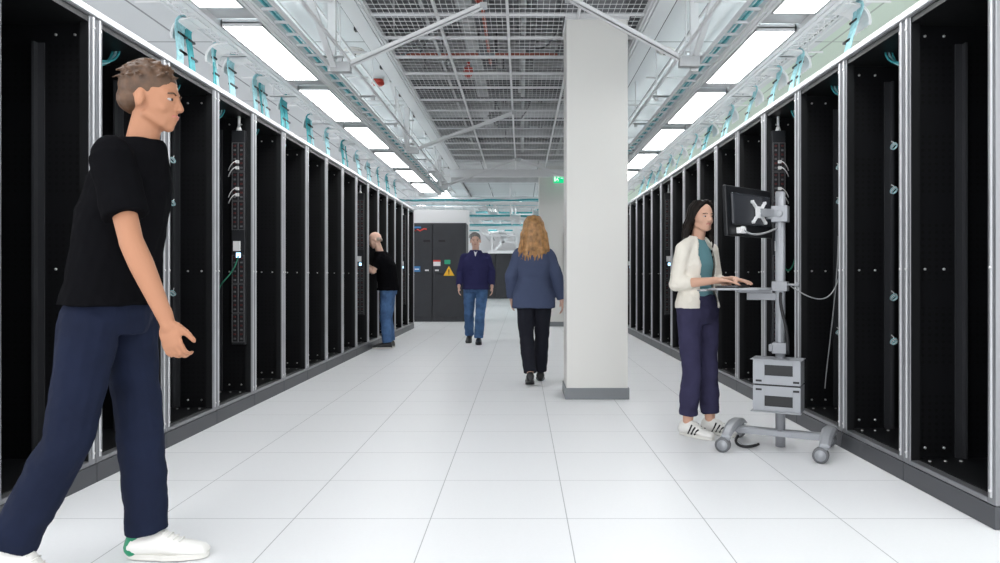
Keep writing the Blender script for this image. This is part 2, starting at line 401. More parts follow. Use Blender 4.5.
# ------------------------------------------------------------------ server racks
RZ = 2.475; RD = 1.07
def make_rack(W, label, group):
    t = thing('server_rack', label, 'server rack', group=group)
    s = .058
    f = MB()
    for y0, y1 in ((.003, s), (W-s, W-.003)):
        f.box((-.05, y0, .10), (0, y1, RZ-.035)); f.box((-RD, y0, .10), (-RD+.05, y1, RZ-.035))
    f.box((-.05, s, RZ-.045), (0, W-s, RZ-.034)); f.box((-.05, s, .10), (0, W-s, .125))
    f.build('frame', 'frame', t, bevel=.004)
    g = MB()     # raised lip along each post and the top cap
    for y0 in (.022, W-.036): g.box((0, y0, .13), (.006, y0+.014, RZ-.04))
    g.box((-RD, 0, RZ-.034), (.012, W, RZ)); g.build('top_cap', 'frame_light', t, bevel=.003)
    p = MB().box((-RD, .002, 0), (.004, W-.002, .098)); p.build('plinth', 'plinth', t, bevel=.003)
    b_ = MB()
    for y in (.03, W-.03):
        for z in (.16, 1.12, RZ-.10): b_.cyl((.004, y, z), (.010, y, z), .007, n=8)
    for z in (.18, 1.12, RZ-.13):
        for x in (-.10, -.20): b_.cyl((x, W-.016, z), (x, W-.022, z), .007, n=8); b_.cyl((x, .016, z), (x, .022, z), .007, n=8)
    for x in (-.08, -.16, -.24):
        for y in (.1, W-.1): b_.cyl((x, y, .128), (x, y, .134), .008, n=8)
    b_.build('bolts', 'bolt', t)['kind'] = 'stuff'
    for y0 in (.004, W-.016):
        MB().box((-RD+.05, y0, .10), (-.05, y0+.012, RZ-.035)).build('side_panel', 'perf', t)
    MB().box((-RD, .06, .12), (-RD+.02, W-.06, RZ-.05)).build('rear_door', 'perf', t)
    MB().box((-RD+.02, .016, .10), (-.05, W-.016, .128)).build('base_plate', 'black', t)
    MB().box((-RD+.02, .016, RZ-.075), (-.006, W-.016, RZ-.046)).build('roof_plate', 'black', t)
    q = MB()
    for y0, y1 in ((s, s+.004), (W-s-.004, W-s)): q.box((-.05, y0, .125), (-.006, y1, RZ-.046))
    q.build('post_lining', 'black', t)
    for x in (-.30, -.92):
        for y0, y1 in ((.02, .06), (W-.06, W-.02)):
            q = MB(); q.box((x, y0, .13), (x+.012, y1, 2.30)); q.box((x, y0 if y0 < .1 else y1-.01, .13), (x+.045, y0+.01 if y0 < .1 else y1, 2.30))
            q.build('mounting_rail', 'rail_in', t)
    return t
def stuff_note(side, k, n, pdu):
    return 'black server rack in the %s row, %s, %s' % (side, 'nearest' if k == 0 else ORD[k] + ' from the camera', 'lit power strip inside' if pdu else 'empty inside')

WL, WR = .755, .748
YL = [3.833 + WL*k for k in range(-1, 15)]
YR = [3.11 + WR*k for k in range(16)]
pduL = {3: 0, 9: 0, 14: 0}; pduR = {3: 0, 9: 0, 14: 0}
proto = None
for k, y in enumerate(YL):
    lb = stuff_note('left-hand', k, 16, k in pduL)
    if k == 0:
        protoL = make_rack(WL, lb, 'server racks of the left-hand row'); protoL.location = (XL, y, 0)
    else: dup(protoL, (XL, y, 0), 0, lb)
for k, y in enumerate(YR):
    lb = stuff_note('right-hand', k, 16, k in pduR)
    if k == 0:
        protoR = make_rack(WR, lb, 'server racks of the right-hand row'); protoR.location = (XR, y+WR, 0); protoR.rotation_euler = (0, 0, PI)
    else: dup(protoR, (XR, y+WR, 0), PI, lb)

# power strips on the far side wall of some racks, facing the camera
def make_pdu(label, mirror):
    t = thing('power_strip', label, 'power strip', group='rack power strips')
    L0, L1 = .52, 2.26; w_ = .055
    MB().box((-w_, 0, L0), (w_, .05, L1+.02)).build('housing', 'pdu', t, bevel=.003)
    fr = MB(); rd = MB()
    zs = []
    z = L0+.02
    for i in range(6):
        if i == 3: z += .20
        zs.append(z)
        h = .235
        for (a, b_) in (((-w_+.004, z), (w_-.004, z+.004)), ((-w_+.004, z+h-.004), (w_-.004, z+h)), ((-w_+.004, z), (-w_+.008, z+h)), ((w_-.008, z), (w_-.004, z+h)), ((-.003, z), (.003, z+h))):
            fr.box((a[0], -.004, a[1]), (b_[0], 0, b_[1]))
        for j in range(6):
            for x in (-.027, .027):
                rd.box((x-.009, -.006, z+.022+j*.036), (x+.009, 0, z+.036+j*.036), 0 if j % 2 else 1)
        z += h+.006
    fr.build('outlet_frame', 'pdu_line', t)
    rd.build('outlet_bank', ['outlet_red', 'pdu_line'], t)['kind'] = 'stuff'
    MB().box((-.012, -.012, 1.235), (.020, 0, 1.275)).build('display', 'led', t)
    MB().box((-.035, -.02, 1.29), (.02, 0, 1.37)).build('input_breaker', 'white_plastic', t)
    g = MB(); g.cyl((.0, .02, L1+.02), (.0, .02, L1+.06), .024, .012, n=14); g.cyl((0, .02, L1+.06), (0, .02, L1+.16), .011)
    g.build('cable_gland', 'white_plastic', t)
    return t
pd = None
def place_pdu(side, k):
    global pd
    if side == 'L': x, y = XL-.095, YL[k]+WL-.10
    else: x, y = XR+.095, YR[k]+WR-.10
    lb = 'black power strip with lit display inside the %s rack of the %s row' % (ORD[k], 'left-hand' if side == 'L' else 'right-hand')
    if pd is None: pd = make_pdu(lb, 0); pd.location = (x, y, 0)
    else: dup(pd, (x, y, 0), 0, lb)
    # plug leads
    if k == 3:
        for j, z in enumerate((2.02, 1.97, 1.80, 1.75)):
            s = 1 if side == 'R' else -1
            c = MB().tube(bez((x, y-.01, z), (x+s*.0, y-.05, z+.01), (x+s*.04, y-.05, z-.01), (x+s*.075, y-.01, z-.07)), .004, 6, 0)
            c.box((x-.012, y-.03, z-.012), (x+.012, y-.006, z+.012), 0)
            tag(c.build('plug_lead', 'white_cable'), 'white plug lead %s on the power strip in the fourth %s rack' % (['uppermost', 'second from the top', 'third from the top', 'lowest'][j], 'left-hand' if side == 'L' else 'right-hand'), 'cable', 'plug leads in the power strips')
        s = 1 if side == 'R' else -1
        c = MB().tube(bez((x+.01, y-.02, 1.25), (x+s*.04, y-.05, 1.0), (x+s*.18, y-.05, 1.1), (x+s*.15, y-.03, .8 if side == 'L' else 1.9), 20), .006, 6)
        tag(c.build('network_cable', 'green_cable'), 'dark green cable hanging beside the power strip in the fourth %s rack' % ('left-hand' if side == 'L' else 'right-hand'), 'cable')
for k in sorted(pduL): place_pdu('L', k)
for k in sorted(pduR): place_pdu('R', k)

# coiled patch cables hooked on inner rails
def coil(x, y, z, r, lb):
    r *= .62
    c = MB()
    for j in range(3):
        pts = []
        for i in range(17):
            a = 2*PI*i/16; rr = r*(1-.12*j)
            pts.append((x+rr*math.cos(a)*.75, y-.008*j-.02*math.sin(a), z+rr*math.sin(a)*.8-.004*j))
        c.tube(pts, .0025, 6, j % 2)
    c.tube(bez((x, y, z+r*.7), (x+.01, y, z+r*1.2), (x-.01, y+.02, z+r*1.3), (x, y+.02, z+r*1.5), 6), .003, 5, 1)
    tag(c.build('patch_cable_coil', ['teal_pale', 'white_cable']), lb, 'cable coil', 'coiled patch cables in the racks')
posn = ['uppermost', 'second from the top', 'third from the top', 'lowest']
for j, (py, r) in enumerate(((146, .035), (190, .038), (297, .04), (341, .038))):
    Y = 4.44; coil((893.5-521.5)*Y/730, Y, H+(276-py)*Y/730, r, 'small teal and white cable coil in the second right-hand rack, ' + posn[j])
for j, (py, r) in enumerate(((160, .035), (203, .032), (293, .038), (335, .03))):
    Y = 5.17; coil((173-521.5)*Y/730, Y, H+(276-py)*Y/730, r, 'small teal and white cable coil in the third left-hand rack, ' + posn[j])
for j, (py, r) in enumerate(((167, .03), (201, .03), (332, .035))):
    Y = 5.17; coil((838.5-521.5)*Y/730, Y, H+(276-py)*Y/730, r, 'small teal cable coil in the third right-hand rack, ' + ['uppermost', 'middle', 'lowest'][j])
# teal cable loops inside the rack tops
def toploop(side, k, q):
    s = -1 if side == 'L' else 1
    xf = XL if side == 'L' else XR
    y0 = (YL if side == 'L' else YR)[k]
    c = MB()
    for j in range(3+q*3):
        x = xf+s*(.12+.02*j); z0 = RZ-.05
        c.tube(bez((x, y0+.45, z0), (x, y0+.40, z0-.16-.01*j), (x+s*.05, y0+.28, z0-.10-.02*j), (x+s*.03, y0+.10, z0-.17-.01*j), 10), .007, 6, j % 2)
    tag(c.build('cable_bundle', ['teal', 'teal_pale']), 'short teal cable bundle curving inside the top of the %s %s rack' % (ORD[k], 'left-hand' if side == 'L' else 'right-hand'), 'cable bundle', 'teal cables inside the rack tops')
for k in (1, 2, 3, 4, 5): toploop('L', k, k == 3)
for k in (1, 2, 3, 5): toploop('R', k, k == 3)
# loose grey cable from the cart to the rack
c = MB().tube(bez((1.66, 4.50, 1.02), (1.80, 4.5, .93), (2.0, 4.7, .86), (2.12, 4.85, 1.12), 24), .004, 6)
tag(c.build('network_cable', 'grey_cable'), 'thin grey cable sagging from the cart post into the rack', 'cable')
c = MB().tube(bez((2.10, 4.84, 1.35), (2.10, 4.84, 1.0), (2.08, 4.95, .6), (2.12, 5.1, .30), 24), .004, 6)
tag(c.build('network_cable', 'grey_cable'), 'thin grey cable hanging down inside the rack behind the cart', 'cable')

# ------------------------------------------------------------------ cable trays, lights, hangers over each row
TZ = H+1.70
def sx(side, x): return x if side == 'L' else -.14-x
for side in 'LR':
    hand = 'left-hand' if side == 'L' else 'right-hand'
    X = lambda x: sx(side, x)
    off = 0 if side == 'L' else .10
    # lights
    for k in range(-3, 6):
        y0 = 5.036+off+1.727*k
        t = thing('ceiling_light', ('long flat white light panel under the %s cable tray, %s' % (hand, nth(k+1)) if k > -2 else 'white light panel of the %s row above the camera, %s of two' % (hand, ('second', 'first')[k+3])), 'ceiling light', (X(-1.925), y0, TZ+.02), 0, 'light panels over the racks')
        if k == -3 and side == 'L' or False: pass
        f = MB(); f.box((-.145, -.01, 0), (-.135, 1.38, .05)); f.box((.135, -.01, 0), (.145, 1.38, .05)); f.box((-.145, -.01, .0), (.145, 0, .05)); f.box((-.145, 1.37, 0), (.145, 1.38, .05)); f.box((-.145, -.01, .02), (.145, 1.38, .03))
        f.build('frame', 'light_frame', t)
        MB().box((-.134, .001, .004), (.134, 1.369, .012)).build('diffuser', 'diffuser', t)
        MB().box((-.134, .001, .035), (.134, 1.369, .045)).build('added_uplight_face', 'added_uplight', t)  # added glowing top face, lifts the ceiling brightness
    # side rails that carry the lights
    tr = thing('light_rail', 'long white twin rail carrying the %s row of light panels' % hand, 'rail', (0, 0, 0))
    for x0, x1 in ((-1.77, -1.745), (-1.74, -1.71)): MB().box((X(x0), .4, TZ+.02), (X(x1), 15.6, TZ+.09)).build('rail', 'white_steel', tr, bevel=.003)
    for x0, x1 in ((-2.115, -2.08), (-2.155, -2.12)): MB().box((X(x0), .4, TZ+.02), (X(x1), 15.6, TZ+.09)).build('rail', 'white_steel', tr, bevel=.003)
    for k in range(-3, 6):
        y0 = 5.036+off+1.727*k+1.38
        MB().box((X(-2.08), y0+.03, TZ+.06), (X(-1.77), y0+.30, TZ+.07)).build('spacer_plate', 'grey_steel', tr)
    # inner ladder tray with teal cables
    tr = thing('cable_ladder', 'narrow white cable ladder on the aisle side of the %s lights' % hand, 'cable tray')
    for x in (-1.60, -1.708): MB().box((X(x), .4, TZ+.03), (X(x+.014), 15.6, TZ+.06)).build('rail', 'white_steel', tr)
    r = MB(); y = .5
    while y < 15.5: r.box((X(-1.60), y, TZ+.034), (X(-1.70), y+.022, TZ+.050)); y += .25
    for q in range(2):
        pass
    r.build('rung', 'white_steel', tr)['kind'] = 'stuff'
    c = MB()
    for j in range(4):
        pts = [(X(-1.620-.020*j)+random.uniform(-.006, .006), .4+i*.3, TZ+.062+.006*(j%2)+random.uniform(-.003, .003)) for i in range(51)]
        c.tube(pts, .009, 6, j % 2)
    tag(c.build('cable_bundle', ['teal', 'teal_pale']), 'teal cables lying along the narrow ladder over the %s racks' % hand, 'cable bundle', kind='stuff')
    # wide wire tray above the lights
    tr = thing('cable_tray', 'wide white wire cable tray above the %s row of lights' % hand, 'cable tray')
    for x in (-1.72, -1.86, -2.0, -2.14, -2.28, -2.34): MB().box((X(x)-.004, .4, TZ+.117), (X(x)+.004, 15.6, TZ+.127)).build('wire', 'white_steel', tr)
    for x in (-1.72, -2.36): MB().box((X(x)-.004, .4, TZ+.195), (X(x)+.004, 15.6, TZ+.205)).build('wire', 'white_steel', tr)
    r = MB(); y = .45
    while y < 15.5:
        r.box((X(-1.72), y, TZ+.110), (X(-2.36), y+.007, TZ+.117))
        for x in (-1.72, -2.36): r.box((X(x)-.003, y, TZ+.11), (X(x)+.003, y+.007, TZ+.2))
        y += .1
    r.build('cross_wires', 'white_steel', tr)['kind'] = 'stuff'
    c = MB()
    for j in range(12):
        x = -1.80-.042*j
        pts = [(X(x)+random.uniform(-.02, .02), .4+i*.3, TZ+.135+random.uniform(0, .02)) for i in range(51)]
        c.tube(pts, .011, 6, (0, 1, 1, 2)[j % 4])
    tag(c.build('cable_bundle', ['teal', 'teal_pale', 'white_cable']), 'teal cables filling the wide tray over the %s racks' % hand, 'cable bundle', kind='stuff')
    # trapeze hangers
    for k in range(1, 9):
        y = 4.674+1.3205*k
        t = thing('trapeze_hanger', 'white slotted strut trapeze carrying the %s trays, %s' % (hand, nth(k-1)), 'hanger', (0, y, 0), 0, 'trapeze hangers over the racks')
        b = MB(); b.box((X(-1.46), -.02, TZ+.092), (X(-2.52), .02, TZ+.098)); b.box((X(-1.46), -.02, TZ+.092), (X(-2.52), -.016, TZ+.108)); b.box((X(-1.46), .016, TZ+.092), (X(-2.52), .02, TZ+.108))
        b.build('crossbar', 'white_steel', t)
        for x in (-1.49, -2.49):
            MB().cyl((X(x), 0, TZ+.07), (X(x), 0, CZ), .006, n=8).build('threaded_rod', 'white_steel', t)
            MB().box((X(x)-.018, -.018, TZ+.06), (X(x)+.018, .018, TZ+.090)).build('rod_nut', 'white_steel', t)
    # big braces
    for i, (y, xa) in enumerate(((5.99, -.31), (9.93, -.10), (13.9, -.10))):
        t = thing('seismic_brace', 'diagonal white strut brace from the mesh ceiling to the %s trays, %s' % (hand, nth(i if side == 'L' else i//2)), 'brace', (0, y, 0), 0, 'diagonal braces')
        if side == 'R' and i == 1: COL.objects.unlink(t); bpy.data.objects.remove(t); continue
        xt = xa if side == 'L' else (.38 if i == 0 else -.14-xa+.0)
        if side == 'R' and i == 0: yy_ = -.15
        else: yy_ = 0
        a = V((X(-1.45), yy_, TZ+.0)); b_ = V((xt, yy_, H+2.205))
        q = MB(); q.bar(a, b_, .045, .012); dd = (b_-a).normalized(); nn = V((-dd.z, 0, dd.x))*(1 if side == 'L' else -1)
        q.bar(a+V((0, .02, 0))+V((0, 0, .02)), b_+V((0, .02, 0))+V((0, 0, .02)), .005, .04); q.bar(a+V((0, -.02, .02)), b_+V((0, -.02, .02)), .005, .04)
        q.build('strut', 'white_steel', t)
        MB().box((X(-1.40), -.035+yy_, TZ-.03), (X(-1.56), .035+yy_, TZ+.05)).build('bracket', 'grey_steel', t)
        g = MB(); g.box((X(-1.535), .03, TZ-.01), (X(-1.60), .07, CZ))
        g.build('upright', 'white_steel', t)
        MB().bar((X(-1.53), -.05, TZ+.01), (X(-1.53), -1.35, CZ-.01), .045, .03).build('lengthwise_strut', 'white_steel', t)
        MB().box((xt-.03, yy_-.03, H+2.195), (xt+.03, yy_+.03, H+2.238)).build('top_bracket', 'grey_steel', t)
    # extra fine struts and conduits near the ceiling
    for i, (x, z) in enumerate(((-1.40, 1.74), (-1.62, 2.12), (-1.95, 2.18), (-2.7, 2.05))):
        tag(MB().box((X(x)-.010, 2, H+z), (X(x)+.010, 15.4, H+z+.02)).build('strut_rail', 'white_steel'), 'thin white strut rail along the %s side, %s' % (hand, ['lowest and nearest the aisle middle', 'just under the ceiling', 'above the light panels', 'high over the rack tops'][i]), 'rail', 'thin strut rails')
    for i in range(9):
        y = 5.85+i*1.12+(.2 if i % 2 else 0)
        tag(MB().cyl((X(-1.52), y, H+2.20), (X(-3.1), y, H+2.20), .010, n=8).build('conduit', 'white_steel'), 'thin white conduit crossing under the ceiling on the %s side, %s' % (hand, nth(i)), 'conduit', 'crossing conduits')
    # smoke detector, speaker, strobe
    t = thing('smoke_detector', 'round off-white smoke detector on the %s ceiling strip' % hand, 'smoke detector', (-1.70 if side == 'L' else 1.46, 7.42, CZ-.001))
    q = MB(); q.cyl((0, 0, -.012), (0, 0, 0), .10, .10, n=28); q.cyl((0, 0, -.045), (0, 0, -.012), .055, .085, n=28); q.build('base', 'pillar', t)
    MB().cyl((0, 0, -.05), (0, 0, -.044), .02, n=14).build('sensor', 'dark_slot', t)
    # waterfall chutes with cables dropping to the racks
    ys = [5.22, 5.78, 6.1, 6.72, 7.45, 8.3, 9.1, 9.9, 10.7, 11.5, 12.3, 13.1, 13.9]
    if side == 'R': ys = [4.95, 5.95, 6.45, 7.1, 7.9, 8.7, 9.5, 10.3, 11.1, 11.9, 12.7, 13.5]
    sg = 1 if side == 'L' else -1
    for i, y in enumerate(ys):
        q = MB(); R_ = .115; w_ = .105; outer = []; n_ = 8
        xo, zo = X(-2.34), TZ+.07
        vs = []; fs = []
        for a in range(n_+1):
            an = PI/2*a/n_*1.15
            for rr in (R_, R_-.008):
                for yy in (-w_, w_):
                    vs.append((xo - sg*(.0+rr*math.sin(an)), y+yy, zo-R_+rr*math.cos(an)+.04))
        for a in range(n_):
            o = a*4; p = o+4
            fs += [(o, o+1, p+1, p), (o+2, p+2, p+3, o+3), (o, p, p+2, o+2), (o+1, o+3, p+3, p+1)]
        fs += [(0, 2, 3, 1), (n_*4, n_*4+1, n_*4+3, n_*4+2)]
        q.add(vs, fs, 0, False)
        for rib in range(5):
            yy = y-w_+rib*w_/2
            pts = [(xo-sg*(R_+.004)*math.sin(PI/2*a/n_*1.15), yy, zo-R_+(R_+.004)*math.cos(PI/2*a/n_*1.15)+.04) for a in range(n_+1)]
            q.tube(pts, .005, 5)
        q.box((xo+sg*.06, y-w_, zo+.035), (xo, y+w_, zo+.043))
        tag(q.build('cable_chute', 'white_plastic'), 'white curved cable chute on the edge of the %s tray, %s' % (hand, nth(i)), 'cable chute', 'cable chutes on the trays')
        # drop of cables
        c = MB(); nb = random.choice((1, 2, 2, 3)); 
        for b_ in range(nb):
            yb = y-.09+.09*b_+random.uniform(-.02, .02); ye = yb+random.uniform(-.16, .10); flat = random.random() < .5; mi = random.choice((0, 1, 1))
            nc = 7 if flat else 3
            for j in range(nc):
                o = (j-nc/2)*.013
                x0 = xo-sg*(R_+.012)*.85; x1 = (XL-.14) if side == 'L' else (XR+.14)
                pts = bez((xo-sg*.02, yb+o, zo+.055), (xo-sg*.13, yb+o, zo+.04), (x1, (yb+ye)/2+o, zo-.10), (x1, ye+o, RZ+.0), 8)
                pts.append(V((x1, ye+o, RZ-.03)))
                c.tube(pts, .0065, 5, mi)
            for t_ in (4, 6):
                p = pts[t_]; c.box((p.x-.012, p.y-nc*.0075-.002, p.z-.008), (p.x+.012, p.y+nc*.0065, p.z+.006), 2)
        tag(c.build('cable_bundle', ['teal', 'teal_pale', 'tie']), 'teal cable bundle with black ties dropping from the %s tray, %s' % (hand, nth(i)), 'cable bundle', 'teal cable drops')
tag(MB().cyl((-1.68, 8.55, CZ-.05), (-1.68, 8.55, CZ), .075, .06, n=20).cyl((-1.68, 8.55, CZ-.07), (-1.68, 8.55, CZ-.05), .05, .075, n=20).build('fire_strobe', 'red'), 'red round fire alarm strobe on the left-hand ceiling strip', 'fire alarm')

# exit sign on the far pillar
t = thing('exit_sign', 'lit green running-man exit sign beside the far pillar', 'exit sign', (.79, 15.45, H+1.97))
MB().box((-.11, 0, 0), (.11, .04, .19)).build('sign_panel', 'exit', t)
q = MB(); q.ell((-.02, -.004, .155), (.013, .004, .013)); q.bar((-.02, -.003, .14), (-.035, -.003, .09), .006, .022); q.bar((-.035, -.003, .09), (-.01, -.003, .06), .006, .014); q.bar((-.01, -.003, .06), (-.02, -.003, .03), .006, .012); q.bar((-.035, -.003, .09), (-.06, -.003, .05), .006, .014); q.bar((-.02, -.003, .13), (.01, -.003, .11), .006, .010)
q.box((-.095, -.005, .03), (-.07, -.001, .16)); q.bar((.04, -.003, .10), (.09, -.003, .10), .006, .014)
q.build('pictogram', 'exit_white', t)
MB().box((-.10, .01, .19), (.10, .03, .24)).build('mount', 'dark_slot', t)

# ------------------------------------------------------------------ far equipment cabinets
def cabinet(x0, x1, y, h, label, detail, group):
    t = thing('equipment_cabinet', label, 'cabinet', ((x0+x1)/2, y, 0), 0, group); w_ = (x1-x0)/2
    MB().box((-w_+.002, 0, .0), (w_-.002, .9, h)).build('body', 'cab', t, bevel=.004)
    for nm, z0, z1 in (('upper_door', h*.49, h-.03), ('lower_door', .12, h*.48)):
        d_ = MB().box((-w_+.012, -.018, z0), (w_-.012, -.002, z1)).build(nm, 'cab', t, bevel=.004)
        q = MB()
        for xx in (-w_+.06, w_-.06):
            for zz in (z0+.08, z1-.06): q.cyl((xx, -.022, zz), (xx, -.018, zz), .014, n=8)
        q.build('latch', 'rail_in' , d_)
    q = MB()
    for xx in (-.2, 0, .2): q.cyl((xx, -.006, .08), (xx, -.001, .08), .015, n=8)
    q.build('vent_cap', 'rail_in', t)
    return t
cl = cabinet(-2.92, -2.107, 17.3, 2.34, 'tall charcoal equipment cabinet at the aisle end, beside the left-hand racks', 1, 'cabinets at the aisle end')
cr = cabinet(-2.107, -1.31, 17.3, 2.34, 'tall charcoal equipment cabinet at the aisle end with an orange warning triangle', 1, 'cabinets at the aisle end')
def lab(root, name, mats, x, z, w_, h_, fn=None, label=None):
    q = MB().box((x-w_/2, -.024, z-h_/2), (x+w_/2, -.019, z+h_/2))
    if fn: fn(q)
    return q.build(name, mats, root, label=label)
cx = (-2.107-1.31)/2
px = lambda p: (p-521.5)*17.3/730
pz = lambda p: H+(276-p)*17.3/730
lab(cr, 'notice_label', ['lwhite', 'lred'], px(437)-cx, pz(263), .17, .14, lambda q: q.box((px(437)-cx-.085, -.027, pz(263)+.03), (px(437)-cx+.085, -.022, pz(263)+.07), 1), 'white label with a red header')
lab(cr, 'safety_label', 'lgreen', px(447.5)-cx, pz(262), .14, .10, None, 'green label')
q = MB(); X0, Z0 = px(449)-cx, pz(271.5)
q.add([(X0-.13, -.024, Z0-.10), (X0+.13, -.024, Z0-.10), (X0, -.024, Z0+.13), (X0-.13, -.019, Z0-.10), (X0+.13, -.019, Z0-.10), (X0, -.019, Z0+.13)], [(0, 1, 2), (5, 4, 3), (0, 3, 4, 1), (1, 4, 5, 2), (2, 5, 3, 0)])
q.box((X0-.012, -.027, Z0-.03), (X0+.012, -.023, Z0+.05), 1); q.box((X0-.012, -.027, Z0-.07), (X0+.012, -.023, Z0-.045), 1)
q.build('warning_triangle', ['yellow', 'tie'], cr, label='orange triangle with a black exclamation mark')
lab(cr, 'door_handle', 'lwhite', px(437)-cx, pz(270.3), .09, .035)
lab(cr, 'nameplate', 'cab_seam', px(442)-cx, pz(241), .16, .05)
cx2 = (-2.92-2.107)/2
lab(cl, 'door_handle', 'lwhite', px(427)-cx2, pz(270.3), .09, .035)
lab(cl, 'info_label', ['lblue', 'lwhite'], px(417)-cx2, pz(269), .16, .13, lambda q: q.box((px(417)-cx2-.05, -.027, pz(269)-.02), (px(417)-cx2+.05, -.022, pz(269)+.01), 1), 'blue label')
lab(cl, 'nameplate', 'cab_seam', px(427)-cx2, pz(241), .16, .05)
q = MB(); q.tube([(px(415)-cx2, -.022, pz(231)), (px(418)-cx2, -.022, pz(229.5)), (px(420)-cx2, -.022, pz(231)), (px(424)-cx2, -.022, pz(229)), (px(427)-cx2, -.022, pz(229.3))], .018, 6, 0)
q.box((px(414.5)-cx2, -.024, pz(228.3)), (px(421)-cx2, -.020, pz(226.6)), 1)
q.build('logo', ['lred', 'lblue'], cl, label='red swoosh under blue lettering')
struct(MB().box((-3.2, 18.0, 2.30), (-1.34, 18.15, H+1.63)).build('wall_partition', 'wall'))
struct(MB().box((-1.36, 17.95, 0), (-1.30, 18.25, H+1.63)).build('trim_7', 'white_steel'))
for i in range(4):
    cabinet(-2.0+i*.76, -1.245+i*.76, 35.0, 2.20, 'charcoal cabinet on the far back wall, %s from the left' % ['first', 'second', 'third', 'fourth'][i], 0, 'cabinets on the far back wall')
# cable trays and frames in the far bay
def cross_tray(y, z, x0, x1, i, teal=True):
    t = thing('cable_tray', 'white cross tray in the far bay, %s' % nth(i), 'cable tray', (0, y, H+z), 0, 'cross trays in the far bay')
    for yy in (0, .4): MB().box((x0, yy, 0), (x1, yy+.03, .045)).build('rail', 'white_steel', t)
    r = MB(); x = x0
    while x < x1: r.box((x, 0, .01), (x+.03, .4, .03)); x += .3
    r.build('rungs', 'white_steel', t)['kind'] = 'stuff'
    for x in (x0+.3, (x0+x1)/2, x1-.3):
        MB().cyl((x, .2, 0), (x, .2, CZ+.1-H-z), .012, n=6).build('threaded_rod', 'white_steel', t)
    if teal:
        c = MB()
        for j in range(4):
            c.tube([(x0+q_*(x1-x0)/12, y+.08+.08*j+random.uniform(-.02, .02), H+z+.075+random.uniform(0, .04)) for q_ in range(13)], .022, 6, j % 2)
        tag(c.build('cable_bundle', ['teal', 'teal_pale']), 'teal cables lying in the cross tray of the far bay, %s' % nth(i), 'cable bundle', 'teal cables in the far bay')
for i, (y, z, tl) in enumerate(((18.6, 1.85, 1), (19.2, 1.50, 1), (19.8, 2.1, 0), (20.4, 1.62, 0), (22.0, 1.45, 1), (25.0, 1.62, 1), (27.2, 1.5, 0), (29.3, 1.75, 1), (21.0, 1.98, 1), (22.5, 1.75, 0), (24.0, 2.0, 1), (26.0, 1.9, 0), (28.0, 2.0, 1), (30.5, 1.8, 1), (32.5, 2.0, 0))):
    cross_tray(y, z, -3.2, 2.6, i, tl)
for i, x in enumerate((-2.2, -1.55, -.95, -.3, .3)):
    t = thing('cable_ladder', 'lengthwise white ladder in the far bay, %s from the left' % ['first', 'second', 'third', 'fourth', 'fifth'][i], 'cable tray', (x, 0, H+1.55+.12*(i % 3)), 0, 'lengthwise ladders in the far bay')
    for xx in (0, .25): MB().box((xx, 19, 0), (xx+.025, 35, .08)).build('rail', 'white_steel', t)
    r = MB()
    for k in range(50): r.box((0, 19+k*.32, .01), (.25, 19.03+k*.32, .03))
    r.build('rungs', 'white_steel', t)['kind'] = 'stuff'
    for k in range(6): MB().cyl((.12, 20+k*2.6, .0), (.12, 20+k*2.6, .75), .010, n=6).build('threaded_rod', 'white_steel', t)
    if i % 2 == 0:
        c = MB()
        for j in range(3): c.tube([(x+.06+.06*j+random.uniform(-.01, .01), 19+q_*1.3, H+1.59+.12*(i % 3)+random.uniform(0, .03)) for q_ in range(13)], .018, 6, j % 2)
        tag(c.build('cable_bundle', ['teal_pale', 'teal']), 'teal cables along the lengthwise ladder of the far bay, %s' % ['first from the left', '', 'middle one', '', 'last on the right'][i], 'cable bundle', 'teal cables in the far bay')
# braced frame low in the far bay
t = thing('strut_truss', 'white braced strut frame over the far cabinets', 'frame', (0, 30.0, 0))
q = MB(); fx = lambda p: (p-521.5)*30/730; fz = lambda p: H+(276-p)*30/730
for a, b_, w_ in (((488, 252), (560, 252), .12), ((492, 229), (516, 229), .07), ((495, 250), (515, 230), .08), ((499, 242), (518, 242), .07), ((492, 229), (492, 252), .09), ((517, 229), (517, 252), .07)):
    q.bar((fx(a[0]), 0, fz(a[1])), (fx(b_[0]), 0, fz(b_[1])), .06, w_)
q.build('bars', 'white_steel', t)
for i, x in enumerate((492, 517)):
    MB().cyl((fx(x), .0, fz(232)), (fx(x), .0, CZ+.12), .015, n=6).build('threaded_rod', 'white_steel', t)
for i, (x, y, w_, l_) in enumerate(((-2.15, 16.1, .3, 1.3), (-2.15, 19.3, .3, 1.3), (.1, 22, .3, 1.4), (-1.0, 24, .3, 1.4), (1.8, 20, .3, 1.4), (-1.0, 28, .3, 1.4), (.9, 30, .3, 1.4), (-3.2, 22, .3, 1.4))):
    t = thing('ceiling_light', 'flat white light panel on the ceiling of the far bay, %s' % nth(i), 'ceiling light', (x, y, CZ-.06), 0, 'light panels in the far bay')
    MB().box((-w_/2-.01, -.01, .01), (w_/2+.01, l_+.01, .06)).build('frame', 'light_frame', t)
    MB().box((-w_/2, 0, 0), (w_/2, l_, .009)).build('diffuser', 'diffuser', t)

